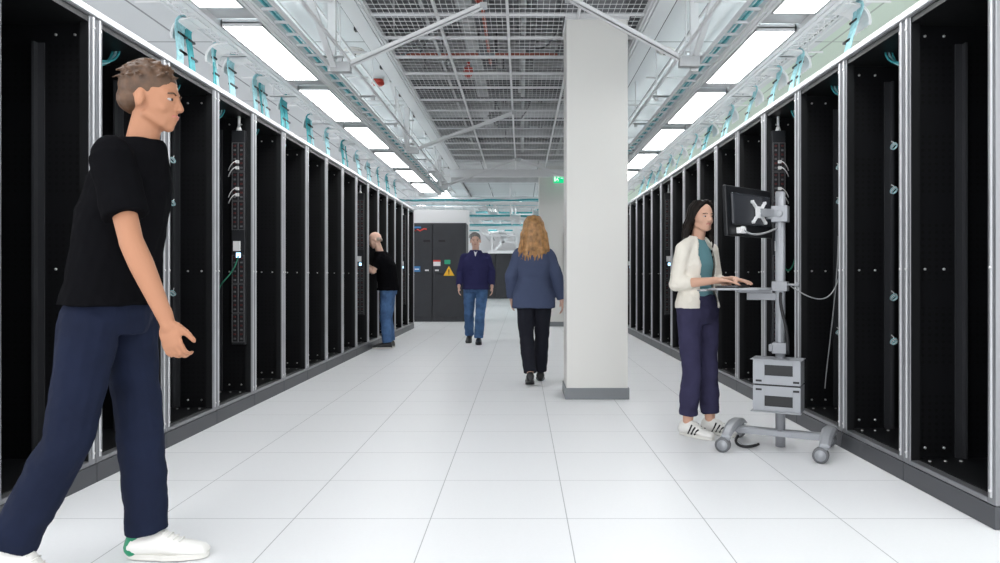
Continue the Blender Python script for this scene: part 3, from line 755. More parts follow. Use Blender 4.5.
# ------------------------------------------------------------------ people
def solidify(mb, name, mats, parent, voxel=.006, smooth=3, fac=.5, wrinkle=0., wsize=.12, label=None, seed=0):
    """merge overlapping closed pieces into one continuous smooth surface"""
    me = mb.mesh(name, mats); o = bpy.data.objects.new(name, me); COL.objects.link(o)
    rm = o.modifiers.new('r', 'REMESH'); rm.mode = 'VOXEL'; rm.voxel_size = voxel; rm.use_smooth_shade = True
    if smooth:
        sm = o.modifiers.new('s', 'SMOOTH'); sm.factor = fac; sm.iterations = smooth
    if wrinkle:
        tx = bpy.data.textures.new(name, 'CLOUDS'); tx.noise_scale = wsize; tx.noise_depth = 2
        dm = o.modifiers.new('d', 'DISPLACE'); dm.texture = tx; dm.strength = wrinkle; dm.mid_level = .5; dm.texture_coords = 'LOCAL'
    dg = bpy.context.evaluated_depsgraph_get(); dg.update()
    nm = bpy.data.meshes.new_from_object(o.evaluated_get(dg), depsgraph=dg)
    nm.name = name
    o.modifiers.clear(); o.data = nm; bpy.data.meshes.remove(me)
    nm.materials.clear()
    for mm in ([mats] if isinstance(mats, str) else mats): nm.materials.append(M[mm])
    nm.polygons.foreach_set('use_smooth', [True]*len(nm.polygons))
    nm.polygons.foreach_set('material_index', [0]*len(nm.polygons))
    if parent: o.parent = parent
    if label: o['label'] = label
    return o

def hand(mb, wrist, d, n, l, curl=.35, size=1., spread=1.):
    """palm with five fingers: d towards the fingertips, n out of the palm, l towards the thumb"""
    w, d, n, l = V(wrist), V(d).normalized(), V(n).normalized(), V(l)
    l = (l-d*l.dot(d)); l = (l-n*l.dot(n)).normalized(); n = d.cross(l)*(1 if d.cross(l).dot(n) > 0 else -1)
    s = size
    mx = Matrix((l, d, n)).transposed().to_4x4()
    mb.ell(w+d*.048*s, (.040*s, .052*s, .015*s), mx)
    mb.ell(w+d*.075*s, (.041*s, .022*s, .013*s), mx)
    mb.cap(w-d*.03*s, .025*s, w+d*.02*s, .024*s)
    for off, L, r in ((.030, .070, .0092), (.010, .079, .0095), (-.011, .073, .0090), (-.030, .058, .0082)):
        p = w + d*.085*s + l*off*s; a = curl*.5; dd = (d + l*off*1.4*spread).normalized()
        for i, f in enumerate((.45, .31, .24)):
            q = p + (dd*math.cos(a)+n*math.sin(a))*L*f*s
            mb.cap(p, r*(1-.08*i)*s, q, r*(1-.08*(i+1))*s, n=10); p = q; a += curl*.9
    p = w + d*.022*s + l*.028*s
    q = p + (d*.75+l*.55+n*.30).normalized()*.042*s; mb.cap(p, .0145*s, q, .0115*s, n=10)
    r_ = q + (d*.85+l*.30+n*.3).normalized()*.034*s; mb.cap(q, .0115*s, r_, .009*s, n=10)

def head_pieces(mb, T, female=False, bald=False):
    """T places a head whose chin bottom is z=0, crown z=.225, face towards +y"""
    P = lambda x, y, z: T @ V((x, y, z))
    R = T
    mb.ell(P(0, -.012, .135), (.074, .094, .092), R)            # skull
    mb.ell(P(0, .022, .098), (.0635, .065, .084), R)             # face
    mb.ell(P(0, .028, .052), (.051, .058, .050), R)             # jaw
    mb.ell(P(0, .060, .018), (.022, .020, .018), R)             # chin
    for sx_ in (-1, 1):
        mb.ell(P(.034*sx_, .050, .078), (.024, .024, .026), R)  # cheek
        mb.cap(P(.044*sx_, .004, .050), .020, P(.024*sx_, .050, .026), .019, n=10)   # jaw line
        mb.ell(P(.076*sx_, -.008, .098), (.009, .018, .031), R) # ear
        mb.cap(P(.012*sx_, .076 if female else .079, .131), .0085, P(.044*sx_, .064 if female else .069, .130), .007, n=8) # brow ridge
    mb.cap(P(0, .083, .118), .0085, P(0, .101, .082), .0105, n=10)   # nose
    for sx_ in (-1, 1): mb.ell(P(.009*sx_, .094, .078), (.009, .010, .008), R)
    mb.ell(P(0, .082, .052), (.020, .011, .010), R)
    mb.ell(P(0, .076, .034), (.016, .010, .009), R)

def face_parts(T, root, iris='iris', brow='hair_dark', female=False):
    P = lambda x, y, z: T @ V((x, y, z))
    for sx_ in (-1, 1):
        e = MB().ell(P(.030*sx_, .0725, .108), (.0125, .0085, .0050), T).build('eye', 'eye_white', root)
        MB().ell(P(.030*sx_, .0803, .108), (.0058, .0022, .0050), T).build('iris', iris, e)
        q = MB().tube([P(.015*sx_, .0850, .127), P(.028*sx_, .0840, .1305), P(.046*sx_, .0710, .126)], .0034 if not female else .0026, 6)
        q.build('eyebrow', brow, root)
    q = MB(); q.tube([P(-.021, .0800, .053), P(-.008, .0885, .056), P(0, .0895, .0545), P(.008, .0885, .056), P(.021, .0800, .053)], .0036, 6)
    q.tube([P(-.018, .0800, .051), P(0, .0885, .047), P(.018, .0800, .051)], .0040, 6)
    q.build('lips', 'lips', root)

def rotT(pos, yaw=0., pitch=0., roll=0., s=1.):
    """head placement: yaw to the left positive, pitch down negative"""
    return Matrix.Translation(V(pos)) @ Matrix.Rotation(yaw, 4, 'Z') @ Matrix.Rotation(pitch, 4, 'X') @ Matrix.Rotation(roll, 4, 'Y') @ Matrix.Scale(s, 4)

def torso_secs(J, grow=0., z0=None, fem=False, hem=None):
    """sections from crotch to neck following pelvis > chest > neck"""
    pel, che, nek = V(J['pelvis']), V(J['chest']), V(J['neck'])
    hy, sy = J.get('hip_yaw', 0.), J.get('sh_yaw', 0.)
    sc = J.get('girth', 1.)
    def sec(c, w, d, t):
        yaw = hy+(sy-hy)*t; r = V((math.cos(yaw), math.sin(yaw), 0)); f = V((-math.sin(yaw), math.cos(yaw), 0))
        return (c, r*(w*sc+grow), f*(d*sc+grow))
    up = (che-pel); u2 = (nek-che)
    if fem: W = ((-.11, .135, .10), (-.06, .172, .112), (0, .176, .118), (.30, .150, .105), (.55, .128, .092), (.8, .140, .100), (1., .152, .108))
    else: W = ((-.11, .130, .105), (-.06, .165, .118), (0, .168, .120), (.30, .158, .116), (.55, .155, .114), (.8, .165, .118), (1., .178, .120))
    S = []
    for t, w, d in W:
        c = pel+V((0, 0, t)) if t < 0 else pel+up*t
        S.append(sec(c, w, d, max(0, t)))
    S.append(sec(che+u2*.42, .166 if not fem else .142, .105 if not fem else .090, 1))
    S.append(sec(che+u2*.70, .118 if not fem else .098, .085 if not fem else .074, 1))
    S.append(sec(che+u2*.92, .075 if not fem else .062, .068 if not fem else .058, 1))
    S.append(sec(nek, .056 if not fem else .046, .058 if not fem else .048, 1))
    return S

def build_body(J, root, skin, T, fem=False, hands=None, k=1.):
    b = MB()
    b.oval(torso_secs(J, -.020, fem=fem))
    hd = T @ V((0, -.012, .05)); b.cap(V(J['neck'])-V((0, 0, .05)), .058*k if not fem else .048, hd, .054*k if not fem else .044)
    for s_ in 'lr':
        sh, el, wr = V(J['sh_'+s_]), V(J['el_'+s_]), V(J['wr_'+s_])
        g = .86 if fem else 1.
        b.cap(V(J['chest'])+(V(J['neck'])-V(J['chest']))*.42, .055*g, sh-V((0, 0, .02)), .042*g); b.cap(sh-V((0, 0, .02)), .044*g, el, .039*g); 
        mid = el+(wr-el)*.3; b.cap(el, .040*g, mid, .041*g); b.cap(mid, .041*g, wr, .026*g)
        hd_, n_, l_, cu = hands[s_]; hand(b, wr, hd_, n_, l_, cu, .92 if fem else 1.04)
        hp, kn, an = V(J['hip_'+s_]), V(J['kn_'+s_]), V(J['an_'+s_])
        b.cap(hp, .082*g, kn, .052); cm = kn+(an-kn)*.3; b.cap(kn, .052, cm, .052); b.cap(cm, .052, an+V((0, 0, .01)), .034)
        ft = V(J['ft_'+s_]); b.cap(an+V((0, 0, -.005)), .030, an+(ft-an)*.55+V((0, 0, -.018)), .018)
    head_pieces(b, T, fem)
    return solidify(b, 'body', skin, root, .0054, 5)

def trousers(J, root, m_, fem=False, ease=.012, cuff=.0, hemw=.062, rise=.10, kw=.072, thigh=.098, wr=.016):
    b = MB(); S = torso_secs(J, ease, fem=fem)
    pel, che = V(J['pelvis']), V(J['chest'])
    keep = S[:4]; b.oval(keep)
    for s_ in 'lr':
        hp, kn, an = V(J['hip_'+s_]), V(J['kn_'+s_]), V(J['an_'+s_])
        g = .93 if fem else 1.
        b.cap(hp+V((0, 0, .02)), thigh*g, hp+(kn-hp)*.5, (thigh+kw)/2*g); b.cap(hp+(kn-hp)*.5, (thigh+kw)/2*g, kn, kw*g)
        hem = an+(kn-an)*cuff
        n = 20; d = (hem-kn).normalized(); a, c = frame_of(d)
        b.rings([[p+(a*math.cos(2*PI*i/n)+c*math.sin(2*PI*i/n))*r for i in range(n)] for p, r in ((kn-d*.02, kw*g*.98), (kn+(hem-kn)*.3, kw*g*1.0), (kn+(hem-kn)*.7, (kw*g*.35+hemw*.65)), (hem, hemw))])
    return solidify(b, 'trousers', m_, root, .0075, 3, wrinkle=wr, wsize=.10)

def top(J, root, name, m_, fem=False, ease=.016, hem=-.06, sleeve=1., sw=(.066, .058, .042), collar=0., wr=.014, label=None, flare=0., cutfront=False, girth=0.):
    """shirt, pullover or jacket; sleeve 0..2 (0-1 upper arm, 1-2 forearm)"""
    b = MB(); S = torso_secs(J, ease, fem=fem)
    pel = V(J['pelvis'])
    hy = J.get('hip_yaw', 0.); r = V((math.cos(hy), math.sin(hy), 0)); f = V((-math.sin(hy), math.cos(hy), 0)); sc = J.get('girth', 1.)
    base = (.172 if fem else .168)*sc+ease+flare; bd = .118*sc+ease+flare*.8
    T_ = [(pel+V((0, 0, hem)), r*base, f*bd)]
    if hem < -.03: T_.append((pel+V((0, 0, hem*.4)), r*(base-flare*.4), f*(bd-flare*.3)))
    T_ += [(c, w*(1+(girth if i < 3 else girth*.5)), d*(1+(girth if i < 3 else girth*.5))) for i, (c, w, d) in enumerate(S[3 if hem > .02 else 2:-1])]
    n_, w_, d_ = S[-1]
    T_.append((V(J['neck'])+V((0, 0, collar)), w_*(1.0), d_*(1.0)))
    b.oval(T_)
    for s_ in 'lr':
        sh, el, wr_ = V(J['sh_'+s_]), V(J['el_'+s_]), V(J['wr_'+s_])
        b.cap(V(J['chest'])+(V(J['neck'])-V(J['chest']))*.50, .070 if not fem else .058, sh-V((0, 0, .008)), sw[0]*.86)
        e1 = sh+(el-sh)*min(1, sleeve); b.ell(sh-V((0, 0, .012)), sw[0]*.92)
        n = 18
        def tub(p, q, r0, r1):
            d = (q-p).normalized(); a, c = frame_of(d)
            b.rings([[x+(a*math.cos(2*PI*i/n)+c*math.sin(2*PI*i/n))*rr for i in range(n)] for x, rr in ((p, r0), (q, r1))])
        tub(sh-V((0, 0, .015)), e1, sw[0], sw[0]+(sw[1]-sw[0])*min(1, sleeve))
        if sleeve > 1:
            b.ell(el, sw[1]); e2 = el+(wr_-el)*(sleeve-1); tub(el, e2, sw[1], sw[1]+(sw[2]-sw[1])*(sleeve-1))
    return solidify(b, name, m_, root, .0075, 3, wrinkle=wr, wsize=.11, label=label)

def shoe(an, toe_dir, root, upper, sole='sole', L=.28, W=.048, pitch=0., stripes=None, heel=None, lace=None):
    """a shoe under the ankle; pitch lowers the toe"""
    an = V(an); f = V(toe_dir); f.z = 0; f.normalize(); r = V((f.y, -f.x, 0))
    R = Matrix.Rotation(-pitch, 3, r); F = R @ f; U = R @ V((0, 0, 1))
    P = lambda y, x, z: an + F*y + r*x + U*(z-.085)
    k = L/.28
    root_ = root
    b = MB(); rs = []
    prof = ((-.066, .022, .050, .012), (-.060, .036, .082, .010), (-.045, .042, .104, .010), (-.01, .044, .108, .010), (.03, .044, .108, .010), (.06, .044, .100, .010), (.095, .046, .078, .010), (.13, .049, .063, .010), (.165, .049, .056, .010), (.195, .042, .048, .012), (.212, .026, .036, .014))
    n = 20
    for y, w, h, z in prof:
        ring = []
        for i in range(n):
            a = 2*PI*i/n; cx_ = math.cos(a); sz = math.sin(a)
            zz = z + (h-z)*(.5+.5*sz) if sz > 0 else z + (h-z)*(.5+.5*sz)
            ring.append(P(y*k, w*(W/.048)*math.copysign(abs(cx_)**.8, cx_)*(1-.25*max(0, sz)), zz))
        rs.append(ring)
    b.rings(rs)
    u = b.build('shoe', upper, root_)
    b = MB(); ring0 = []; ring1 = []
    for i in range(28):
        a = 2*PI*i/28; y = math.cos(a); x = math.sin(a)
        w = .040 if y < 0 else .048
        yy = (.073 + .143*y)*k; xx = w*(W/.048)*math.copysign(abs(x)**.75, x)*(1.04)
        ring0.append(P(yy, xx, 0)); ring1.append(P(yy, xx, .020))
    b.rings([ring0, ring1], smooth=False); b.build('sole', sole, u)
    if stripes:
        for j in range(3):
            for s_ in (-1, 1):
                b = MB()
                y0 = (.045+.028*j)*k; pts = [P(y0-.012, s_*.047*(W/.048), .022), P(y0+.004, s_*.046*(W/.048), .050), P(y0+.016, s_*.036, .084-.012*j)]
                b.tube(pts, .0055, 6); b.build('stripe', stripes, u)
    if heel:
        MB().cap(P(-.046*k, 0, .040), .040, P(-.036*k, 0, .084), .038, n=18).build('heel_tab', heel, u)
    if lace:
        b = MB()
        for j in range(4): b.tube([P((.06+.02*j)*k, -.026, .092-.009*j), P((.065+.02*j)*k, 0, .102-.009*j), P((.06+.02*j)*k, .026, .092-.009*j)], .003, 5)
        b.build('laces', lace, u)
    return u

def strands(root, name, m_, T, roots, down, n=90, spread=.02, rad=.006, wave=.012, seed=1, label=None, base=None):
    """locks of hair: roots(t) on the scalp, down(t,k) list of offsets"""
    rnd = random.Random(seed); b = MB()
    for i in range(n):
        pts = down(i/n, rnd); b.tube(pts, rad*rnd.uniform(.8, 1.3), 6, r1=rad*.45)
    if base: base(b)
    return solidify(b, name, m_, root, .0042, 1, .3, label=label)

def person(name, loc, fwd, label):
    rz = math.atan2(-fwd[0], fwd[1])
    return thing(name, label, 'person', loc, rz)

DN = (0, 0, -1)
# --- person A: woman at the mobile workstation
A = person('person', (1.200, 4.985, 0), (.62, -.785), 'woman in a cream cardigan, teal top and navy trousers typing at the rolling workstation')
J = dict(pelvis=(0, 0, .87), chest=(0, .0, 1.16), neck=(0, -.005, 1.355), sh_r=(.150, .0, 1.27), el_r=(.178, -.035, 1.03), wr_r=(.092, .233, 1.055),
         sh_l=(-.150, .0, 1.27), el_l=(-.20, .0, 1.04), wr_l=(-.135, .201, 1.060), hip_r=(.085, 0, .83), kn_r=(.085, .02, .46), an_r=(.075, -.02, .088),
         hip_l=(-.085, 0, .83), kn_l=(-.09, .02, .46), an_l=(-.10, .03, .088), ft_r=(.07, .12, .03), ft_l=(-.14, .15, .03), girth=.90)
T = rotT((0, .035, 1.385), -.24, -.03, 0, .93)
build_body(J, A, 'skin_f', T, True, {'r': ((-.46, .94, -.10), DN, (-1, -.4, 0), .22), 'l': ((.08, 1, -.10), DN, (1, 0, 0), .22)})
face_parts(T, A, 'iris', 'hair_dark', True)
trousers(J, A, 'navy_pant', True, ease=.008, cuff=.15, hemw=.064, kw=.074, thigh=.094, wr=.026)
top(J, A, 'teal_top', 'teal_top', True, ease=-.004, hem=-.0, sleeve=.2, sw=(.036, .036, .036), wr=.004)
# cardigan: open at the front
b = MB(); S = torso_secs(J, .020, fem=True)
def cardigan():
    n = 40; rings_o = []; 
    secs = [(V((0, 0, .865)), V((.172, 0, 0)), V((0, .132, 0))), (V((0, 0, .90)), V((.172, 0, 0)), V((0, .130, 0)))] + S[3:-2] + [(V((0, -.012, 1.352)), V((.070, 0, 0)), V((0, .062, 0)))]
    m_ = MB(); out = []; L = len(secs)
    for k_, (c_, w_, d_) in enumerate(secs):
        op = .62 if k_ < 3 else (.56 if k_ < 6 else .62)          # half opening angle at the front
        row_o = []; row_i = []
        for i in range(n+1):
            a = PI/2+op+(2*PI-2*op)*i/n
            row_o.append(V(c_)+V(w_)*math.cos(a)+V(d_)*math.sin(a)); row_i.append(V(c_)+V(w_)*.93*math.cos(a)+V(d_)*.92*math.sin(a))
        out.append(row_o+row_i[::-1])
    m_.rings(out)
    for s_ in 'lr':
        sh, el, wr_ = V(J['sh_'+s_]), V(J['el_'+s_]), V(J['wr_'+s_])
        m_.ell(sh-V((0, 0, .012)), .056); m_.cap(sh-V((0, 0, .012)), .056, el, .051); m_.cap(el, .050, el+(wr_-el)*.30, .045)
        m_.cap(V((.07 if s_ == 'r' else -.07, -.005, 1.315)), .042, sh-V((0, 0, .012)), .054)
    return solidify(m_, 'cardigan', 'cream', A, .0075, 2, wrinkle=.014, wsize=.10)
cardigan()
shoe((.075, -.02, .088), (-.05, 1, 0), A, 'shoe_white', 'sole', .265, .044, stripes='tie', lace='shoe_white')
shoe((-.10, .03, .088), (-.28, 1, 0), A, 'shoe_white', 'sole', .265, .044, stripes='tie', lace='shoe_white')
def hairA(t, rnd):
    # parted long waves over the back and past the shoulders
    side = -1 if rnd.random() < .5 else 1
    az = rnd.uniform(.36*PI, 1.0*PI)      # from above the temple (front) to the nape
    sxx = side*math.sin(az) if az < PI/2 else side*math.sin(az)
    P = lambda x, y, z: T @ V((x, y, z))
    x0 = .012*side; y0 = .045-.10*(az-.42*PI)/(.58*PI)
    ex, ey = .084*side*math.sin(az), -.012-(.098)*(-math.cos(az))
    L = rnd.uniform(.36, .46); ph = rnd.uniform(0, 6); pts = [P(x0, y0, .224-abs(y0+.01)*.25), P(ex*.62, (y0+ey)/2+.005, .222), P(ex*.97, ey*.95, .170), P(ex*1.08, ey*1.02-.005, .105)]
    for k_ in range(1, 8):
        u = k_/7
        pts.append(P(ex*(1.14+.60*u)+.022*math.sin(ph+u*9), min(ey, -.02)*(1.0+.15*u)-.02*u+.020*math.cos(ph+u*8), .105-L*u))
    return pts
def hairA_base(b):
    b.ell(T @ V((0, -.026, .160)), (.080, .092, .076), T); b.ell(T @ V((0, -.036, .120)), (.081, .086, .085), T); b.cap(T @ V((0, -.075, .12)), .055, T @ V((0, -.095, -.12)), .055)
    for s_ in (-1, 1):
        b.cap(T @ V((.070*s_, -.005, .15)), .020, T @ V((.080*s_, -.03, .03)), .020)
        b.cap(T @ V((.008*s_, .046, .216)), .016, T @ V((.056*s_, .042, .180)), .016); b.cap(T @ V((.056*s_, .042, .180)), .016, T @ V((.074*s_, .004, .118)), .016)
strands(A, 'hair', 'hair_dark', T, None, hairA, 120, rad=.0085, seed=3, base=hairA_base)

# --- person B: man striding in the foreground
B = person('person', (-1.55, 2.72, 0), (1, .02), 'man in a black T-shirt and dark navy jeans striding past the nearest left-hand racks')
J = dict(pelvis=(0, .02, .98), chest=(0, .07, 1.33), neck=(0, .125, 1.590), sh_r=(.185, .12, 1.515), el_r=(.235, .215, 1.20), wr_r=(.215, .325, .93),
         sh_l=(-.185, .03, 1.515), el_l=(-.245, -.13, 1.26), wr_l=(-.25, -.10, .99), hip_r=(.10, .0, .90), kn_r=(.13, -.06, .50), an_r=(.17, -.24, .135),
         hip_l=(-.10, .03, .90), kn_l=(-.09, .085, .50), an_l=(-.085, .115, .09), ft_r=(.17, -.10, .03), ft_l=(-.09, .27, .04), hip_yaw=-.05, sh_yaw=.18, girth=1.0)
T = rotT((0, .165, 1.625), 0, -.08, 0, 1.08)
build_body(J, B, 'skin_m', T, False, {'r': ((-.05, .22, -1), (-1, .2, 0), (-.1, 1, 0), .75), 'l': ((.05, .1, -1), (1, 0, 0), (.1, 1, 0), .5)})
face_parts(T, B, 'iris', 'hair_brown')
trousers(J, B, 'navy_jean', False, ease=.010, cuff=.03, hemw=.078, kw=.082, thigh=.102, wr=.02)
top(J, B, 'tshirt', 'black_tee', False, girth=.08, ease=.024, hem=.0, sleeve=.72, sw=(.074, .074, .06), wr=.02, flare=.022)
shoe((-.085, .115, .09), (-.02, 1, 0), B, 'shoe_white', 'sole', .30, .050, heel='shoe_green', lace='shoe_white')
shoe((.17, -.225, .135), (0, 1, 0), B, 'shoe_white', 'sole', .30, .050, pitch=.42, heel='shoe_green', lace='shoe_white')
def short_hair(T, root, m_, seed, front=.0, bulk=1., up=.0, low=.09, n=150, lift=.012, sweep=.02):
    rnd = random.Random(seed); b = MB()
    b.ell(T @ V((0, -.020, .146+up)), (.0775*bulk, .094*bulk, .089), T)
    b.ell(T @ V((0, -.055, .105)), (.070*bulk, .062, .055), T)
    for i in range(n):
        th = rnd.uniform(.0, 1.35); az = rnd.uniform(0, 2*PI)
        x = .078*bulk*math.sin(th)*math.cos(az); y = -.018+.095*bulk*math.sin(th)*math.sin(az); z = .140+up+.092*math.cos(th)
        if y > .045+front and z < .185: continue
        p = V((x, y, z)); d = V((x, y+.02, z-.13)).normalized()
        b.tube([T @ p, T @ (p+d*lift*.6+V((sweep*.4, .005, 0))), T @ (p+d*lift+V((sweep, -.012, -.012)))], .006, 5, r1=.003)
    return solidify(b, 'hair', m_, root, .005, 1, .4)
short_hair(T, B, 'hair_brown', 5, bulk=1.03, lift=.015, sweep=.0, up=.006)

# --- person C: man working at a rack
C_ = person('person', (-2.0, 10.98, 0), (-1, -.05), 'bald man in a black T-shirt and blue jeans reaching into a left-hand rack')
J = dict(pelvis=(0, .0, .92), chest=(0, .035, 1.24), neck=(0, .115, 1.455), sh_r=(.185, .09, 1.39), el_r=(.21, .22, 1.17), wr_r=(.10, .38, 1.26),
         sh_l=(-.185, .09, 1.39), el_l=(-.205, .20, 1.15), wr_l=(-.13, .385, 1.24), hip_r=(.10, 0, .87), kn_r=(.11, .03, .47), an_r=(.13, -.01, .09),
         hip_l=(-.10, 0, .87), kn_l=(-.10, .04, .47), an_l=(-.10, .0, .09), ft_r=(.14, .14, .03), ft_l=(-.10, .15, .03), girth=1.05)
T = rotT((0, .165, 1.515), .10, -.34, 0, 1.03)
build_body(J, C_, 'skin_p', T, False, {'r': ((-.2, 1, .1), (-1, 0, -.2), (0, 0, 1), .5), 'l': ((.2, 1, .1), (1, 0, -.2), (0, 0, 1), .5)})
face_parts(T, C_, 'iris', 'hair_white')
trousers(J, C_, 'blue_jean', False, ease=.012, cuff=.02, hemw=.075, kw=.080, thigh=.105, wr=.024)
top(J, C_, 'tshirt', 'black_tee', False, ease=.024, hem=-.05, sleeve=.75, sw=(.076, .076, .06), wr=.018, girth=.06, flare=.03)
shoe((.13, -.01, .09), (.1, 1, 0), C_, 'shoe_grey', 'sole', .29, .050)
shoe((-.10, .0, .09), (-.05, 1, 0), C_, 'shoe_black', 'sole', .29, .050)
b = MB()
for s_ in (-1, 1): b.ell(T @ V((.062*s_, -.050, .108)), (.014, .034, .026), T)
b.ell(T @ V((0, -.088, .095)), (.055, .018, .035), T)
solidify(b, 'hair', 'hair_white', C_, .005, 2, label='cropped white fringe of hair')

# --- person D: man walking towards the camera
D = person('person', (-.735, 11.75, 0), (.03, -1), 'grey-haired man in a navy half-zip pullover and blue jeans walking down the aisle')
J = dict(pelvis=(0, 0, .93), chest=(0, .02, 1.25), neck=(0, .03, 1.48), sh_r=(.178, .02, 1.395), el_r=(.245, -.04, 1.15), wr_r=(.265, .10, .93),
         sh_l=(-.178, .02, 1.395), el_l=(-.25, -.03, 1.15), wr_l=(-.26, .10, .925), hip_r=(.10, 0, .88), kn_r=(.11, .0, .48), an_r=(.11, -.20, .13),
         hip_l=(-.10, 0, .88), kn_l=(-.075, .13, .48), an_l=(-.05, .14, .09), ft_r=(.11, -.06, .04), ft_l=(-.05, .30, .03), girth=1.10)
T = rotT((0, .055, 1.535), .0, -.05, .03, 1.06)
build_body(J, D, 'skin_p', T, False, {'r': ((.05, .2, -1), (-1, 0, 0), (-.3, 1, 0), .45), 'l': ((-.05, .2, -1), (1, 0, 0), (.3, 1, 0), .45)})
face_parts(T, D, 'iris', 'hair_grey')
trousers(J, D, 'blue_jean', False, ease=.010, cuff=.02, hemw=.075, kw=.080, thigh=.104, wr=.022)
top(J, D, 'pullover', 'navy_top', False, ease=.028, hem=-.06, sleeve=1.96, sw=(.074, .066, .046), wr=.02, collar=.02, flare=.015)
b = MB(); b.add([V((-.030, .118, 1.488)), V((.030, .118, 1.488)), V((.004, .163, 1.39)), V((-.030, .07, 1.488)), V((.030, .07, 1.488)), V((.004, .10, 1.39))], [(0, 2, 1), (3, 4, 5), (0, 1, 4, 3), (1, 2, 5, 4), (2, 0, 3, 5)])
b.build('shirt_collar', 'lwhite', D)
shoe((.11, -.19, .125), (.08, 1, 0), D, 'shoe_black', 'shoe_black', .29, .050, pitch=.30)
shoe((-.05, .14, .09), (-.02, 1, 0), D, 'shoe_black', 'shoe_black', .29, .050)
short_hair(T, D, 'hair_grey', 8, bulk=1.03, lift=.012)

# --- person E: woman walking away
E = person('person', (.125, 7.42, 0), (-.03, 1), 'long-haired blonde woman in a slate blue blazer and black trousers walking away')
J = dict(pelvis=(0, 0, .90), chest=(0, .01, 1.21), neck=(0, .01, 1.42), sh_r=(.152, .01, 1.325), el_r=(.235, -.03, 1.08), wr_r=(.285, .02, .84),
         sh_l=(-.152, .01, 1.325), el_l=(-.235, -.01, 1.08), wr_l=(-.225, .12, .86), hip_r=(.09, 0, .86), kn_r=(.085, .06, .47), an_r=(.075, .14, .09),
         hip_l=(-.09, 0, .86), kn_l=(-.075, -.02, .47), an_l=(-.045, -.19, .12), ft_r=(.08, .28, .04), ft_l=(-.045, -.05, .03), girth=1.08)
T = rotT((0, .03, 1.47), .0, 0, 0, .98)
build_body(J, E, 'skin_p', T, True, {'r': ((.12, .15, -1), (-1, 0, 0), (-.2, 1, 0), .4), 'l': ((.0, .3, -1), (1, 0, 0), (.2, 1, 0), .4)})
face_parts(T, E, 'iris', 'hair_blonde', True)
trousers(J, E, 'black_pant', True, ease=.014, cuff=.03, hemw=.066, kw=.080, thigh=.108, wr=.020)
top(J, E, 'blazer', 'blazer', True, ease=.026, hem=-.14, sleeve=1.95, sw=(.062, .060, .048), wr=.018, flare=.008)
shoe((.075, .14, .09), (.05, 1, 0), E, 'shoe_black', 'shoe_black', .255, .044)
shoe((-.045, -.18, .115), (0, 1, 0), E, 'shoe_black', 'shoe_black', .255, .044, pitch=.30)
def hairE(t, rnd):
    az = rnd.uniform(-.62*PI, .62*PI)      # around the back of the head
    P = lambda x, y, z: T @ V((x, y, z))
    ex, ey = .100*math.sin(az), -.014-.106*math.cos(az)
    L = rnd.uniform(.30, .37); ph = rnd.uniform(0, 6)
    pts = [P(ex*.15, .03, .229), P(ex*.62, ey*.5, .222), P(ex*.98, ey*.96, .165), P(ex*1.10, ey*1.02, .10)]
    for k_ in range(1, 7):
        u = k_/6; pts.append(P(ex*(1.15+.50*u)+.012*math.sin(ph+u*6), min(ey, -.05)*(1+.10*u)-.02*u+.006*math.cos(ph+5*u), .10-L*u))
    return pts
def hairE_base(b):
    b.ell(T @ V((0, -.018, .156)), (.086, .096, .084), T); b.ell(T @ V((0, -.03, .12)), (.086, .09, .09), T)
    for q_ in (-.055, 0, .055): b.cap(T @ V((q_*.7, -.085, .10)), .045, T @ V((q_*1.5, -.118, -.15)), .024)
strands(E, 'hair', 'hair_blonde', T, None, hairE, 130, rad=.0085, seed=11, base=hairE_base)


# ------------------------------------------------------------------ mobile workstation
CT = thing('mobile_workstation', 'grey height-adjustable rolling computer cart with four casters in front of the woman', 'computer cart', (1.617, 4.56, 0), math.atan2(-.47, .88))
def arch(y0, y1, x, w_, m=0):
    pass
q = MB().box((-.25, -.035, .085), (.25, .035, .120)); q.box((-.27, -.028, .12), (.27, .028, .126)); q.build('base_beam', 'cart_light', CT, bevel=.006)
for x in (-.28, .28):
    # arched transverse leg: high in the middle, down at both casters
    q = MB(); rs = []; n = 14
    for i in range(n+1):
        t = -1+2*i/n; y = t*.255; z = .158-.050*abs(t)**2.2; th = .014+.022*(1-abs(t)); hw = .040-.010*abs(t)
        rs.append([V((x-hw, y, z-th)), V((x+hw, y, z-th)), V((x+hw, y, z-.006)), V((x+hw*.6, y, z+.006)), V((x-hw*.6, y, z+.006)), V((x-hw, y, z-.006))])
    q.rings(rs, smooth=False); q.build('base_leg', 'cart_light', CT, bevel=.003)
    for y in (-.232, .232):
        c = MB(); c.cyl((x, y, .072), (x, y, .100), .014, n=12); c.box((x-.022, y-.014, .080), (x+.022, y+.014, .090))
        c.box((x-.012, y-.004, .04), (x+.012, y+.004, .085)); x_ = x; y_ = y
        ca = c.build('caster', 'cart_light', CT)
        wl = MB()
        for dx in (-.014, .014): wl.cyl((x-.022, y+dx-.009, .045), (x-.022, y+dx+.009, .045), .045, n=28)
        wo = wl.build('wheel', 'caster_grey', ca)
        wl2 = MB()
        for dx in (-.0235, .0235): wl2.cyl((x-.022, y+dx-.001, .045), (x-.022, y+dx+.001, .045), .032, n=24)
        wl2.build('hub', 'cart_light', ca)
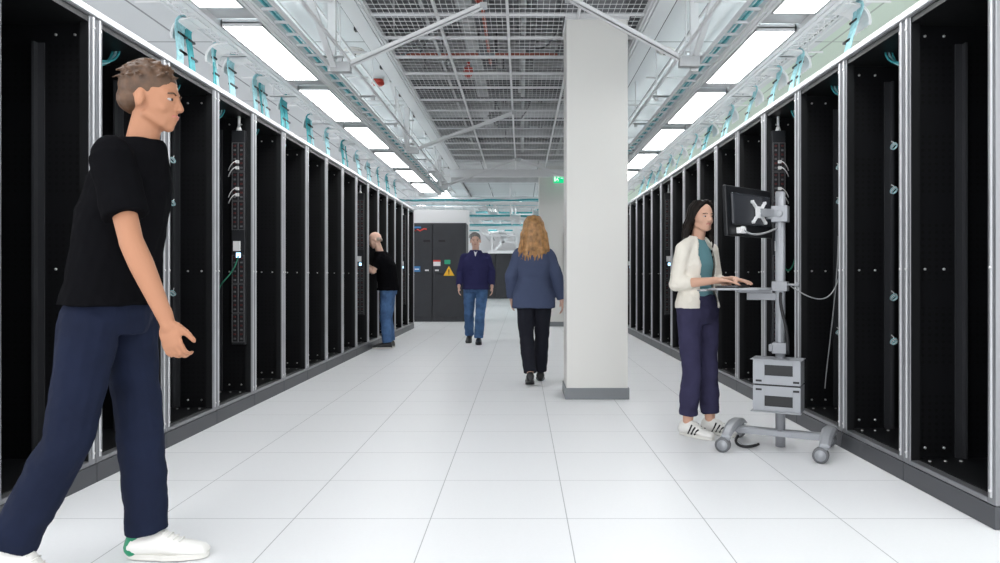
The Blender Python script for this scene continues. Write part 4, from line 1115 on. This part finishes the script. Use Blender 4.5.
# column
q = MB(); q.cyl((0, 0, .02), (0, 0, .60), .030, n=20); q.build('lower_column', 'cart', CT)
q = MB(); rs = []
for z in (.58, 1.605):
    ring = []
    for i in range(24):
        a = 2*PI*i/24; ring.append(V((.029*math.copysign(abs(math.cos(a))**.6, math.cos(a)), .030*math.copysign(abs(math.sin(a))**.6, math.sin(a)), z)))
    rs.append(ring)
q.rings(rs); q.box((-.006, -.034, .62), (.006, -.029, 1.58)); q.build('upper_column', 'cart_light', CT)
MB().cyl((0, 0, 1.605), (0, 0, 1.612), .028, .026, n=20).build('column_cap', 'cart', CT)
q = MB(); q.box((-.045, -.042, .60), (.045, .04, .67)); q.box((-.062, -.055, .615), (-.040, -.02, .66)); q.build('clamp_collar', 'cart', CT, bevel=.006)
q = MB(); q.box((-.046, -.044, .99), (.046, .042, 1.05)); q.cyl((.04, -.03, 1.03), (.095, -.03, 1.03), .008, n=10); q.cyl((.095, -.03, 1.03), (.115, -.03, 1.03), .016, n=14)
q.build('height_knob', 'cart', CT, bevel=.003)
# computer holder in front of the column
for z0, z1, nm in ((.415, .565, 'upper_bracket'), (.250, .405, 'lower_bracket')):
    q = MB(); y0 = -.085
    # plate with a window: four strips around the opening
    wz0, wz1 = (z0+.055, z1-.030) if nm == 'upper_bracket' else (z0+.030, z1-.060)
    wx0, wx1 = -.080, .085
    q.box((-.150, y0-.004, z0), (wx0, y0, z1)); q.box((wx1, y0-.004, z0), (.130, y0, z1)); q.box((wx0, y0-.004, z0), (wx1, y0, wz0)); q.box((wx0, y0-.004, wz1), (wx1, y0, z1))
    q.box((-.150, y0, z0), (-.146, .09, z1)); q.box((.126, y0, z0), (.130, .09, z1))
    if nm == 'upper_bracket': q.box((-.165, y0-.02, z1), (.138, .09, z1+.005))
    else: q.box((-.160, y0-.035, z0-.005), (.135, .09, z0))
    u = q.build(nm, 'cart_light', CT, bevel=.0015)
    zz = z0+.020 if nm == 'upper_bracket' else z1-.024
    for x in (-.115, .105): MB().box((x-.018, y0-.006, zz-.006), (x+.018, y0-.0035, zz+.006)).build('slot', 'tie', u)
MB().box((-.145, -.080, .262), (.125, .085, .555)).build('computer_case', 'monitor', CT, bevel=.006, label='black computer box held in the grey brackets')
# keyboard tray towards the user
tz = 1.008
q = MB(); pts = [(-.05, -.16), (-.10, -.22), (-.34, -.245), (-.40, -.20), (-.405, .20), (-.34, .245), (-.10, .22), (-.05, .16)]
q.rings([[V((x, y, tz-.012)) for x, y in pts], [V((x, y, tz)) for x, y in pts]], smooth=False); q.build('keyboard_tray', 'cart_light', CT, bevel=.004)
q = MB(); pts = [(-.40, -.23), (-.44, -.25), (-.47, -.20), (-.475, .20), (-.44, .25), (-.40, .23), (-.405, 0.)]
q.rings([[V((x, y, tz-.020)) for x, y in pts], [V((x, y, tz-.008)) for x, y in pts]], smooth=False); q.build('palm_rest', 'cart_light', CT, bevel=.004)
q = MB(); q.box((-.20, -.03, tz-.075), (-.02, .03, tz-.030)); q.box((-.26, -.05, tz-.030), (-.04, .05, tz-.012)); q.build('tray_arm', 'cart', CT, bevel=.004)
kb = thing('keyboard', 'slim black keyboard on the grey cart tray under the woman\'s hands', 'keyboard', (1.617, 4.56, tz), math.atan2(-.47, .88))
MB().box((-.36, -.19, .0005), (-.22, .19, .012)).build('base', 'monitor', kb, bevel=.003)
q = MB()
for i in range(5):
    for j in range(15): q.box((-.35+i*.026, -.183+j*.0245, .012), (-.329+i*.026, -.163+j*.0245, .016))
q.build('keys', 'monitor_in', kb)['kind'] = 'stuff'
# monitor seen from behind
mdir = V((.74, .67, 0)).normalized(); myaw = math.atan2(mdir.y, mdir.x)
mo = thing('monitor', 'black flat computer monitor seen from behind, mounted on the grey cart column', 'monitor', (1.405, 4.515, 1.475), myaw)
mo.rotation_euler = (math.radians(-3), 0, myaw)
MB().box((-.262, -.010, -.150), (.262, .018, .152)).build('casing', 'monitor', mo, bevel=.006)
q = MB(); q.box((-.225, -.034, -.085), (.215, -.010, .110)); q.build('rear_housing', 'monitor_in', mo, bevel=.012)
MB().box((-.25, .018, -.135), (.25, .0195, .142)).build('screen', 'screen', mo)
q = MB(); q.box((-.04, -.052, -.035), (.04, -.040, .035))
for sx_, sz in ((1, 1), (-1, 1), (1, -1), (-1, -1)): q.bar((.005*sx_, -.045, .005*sz), (.075*sx_, -.041, .065*sz), .020, .010); q.cyl((.072*sx_, -.050, .062*sz), (.072*sx_, -.034, .062*sz), .010, n=10)
o = q.build('mount_plate', 'white_steel', mo); o.location = (.05, 0, .0)
q = MB(); q.box((-.17, -.038, -.135), (-.10, -.012, -.10)); q.box((-.15, -.045, -.118), (-.12, -.03, -.095)); q.build('video_plug', 'lwhite', mo, bevel=.002, label='white plug in the rear port')
wp = Matrix.Translation(V((1.405, 4.515, 1.475))) @ Matrix.Rotation(myaw, 4, 'Z')
a = wp @ V((.05, -.05, 0)); q = MB()
Ci = (Matrix.Translation(V((1.617, 4.56, 0))) @ Matrix.Rotation(math.atan2(-.47, .88), 4, 'Z')).inverted()
al = Ci @ a
q.bar(al, (-.03, -.02, 1.475), .035, .05); q.box((-.048, -.046, 1.42), (.048, .044, 1.52)); q.cyl((-.06, -.03, 1.50), (-.06, -.03, 1.44), .022, n=14); q.cyl((0, -.04, 1.47), (0, -.062, 1.47), .022, n=14)
q.build('monitor_arm', 'cart_light', CT, bevel=.003)
# cables of the cart
p0 = wp @ V((-.13, -.045, -.11)); p1 = V((1.585, 4.53, 1.38))
tag(MB().tube(bez(p0, p0+V((.04, -.03, -.06)), p1+V((-.08, -.05, -.03)), p1, 12), .006, 6).build('monitor_cable', 'grey_cable'), 'grey cable from the monitor back to the cart column', 'cable')
tag(MB().tube(bez((1.60, 4.505, .98), (1.57, 4.46, .85), (1.64, 4.46, .80), (1.640, 4.50, .60), 16), .010, 8).build('power_cable', 'tie'), 'thick black cable looping down the front of the cart column', 'cable')
tag(MB().tube(bez((1.50, 4.62, .02), (1.38, 4.50, .012), (1.32, 4.62, .012), (1.40, 4.72, .05), 16), .009, 6).build('power_cable', 'tie'), 'short black cable loop on the floor under the cart base', 'cable')


# ------------------------------------------------------------------ camera, world, view
cam = bpy.data.cameras.new('camera'); co = bpy.data.objects.new('camera', cam); COL.objects.link(co)
co.location = (0, 0, H); co.rotation_euler = (PI/2, 0, 0)
cam.sensor_width = 36; cam.lens = 730*36/1000; cam.shift_x = -.0215; cam.shift_y = -.0055
cam.clip_start = .05; cam.clip_end = 200
scene.camera = co
wd = bpy.data.worlds.new('world'); scene.world = wd; wd.use_nodes = True
wd.node_tree.nodes['Background'].inputs[0].default_value = (.97, .98, 1, 1)
wd.node_tree.nodes['Background'].inputs[1].default_value = 2.2
scene.view_settings.view_transform = 'Standard'; scene.view_settings.look = 'None'
scene.view_settings.gamma = 1; scene.view_settings.use_curve_mapping = False
scene.view_settings.exposure = 0.0
scene.cycles.use_denoising = True
scene.cycles.max_bounces = 8
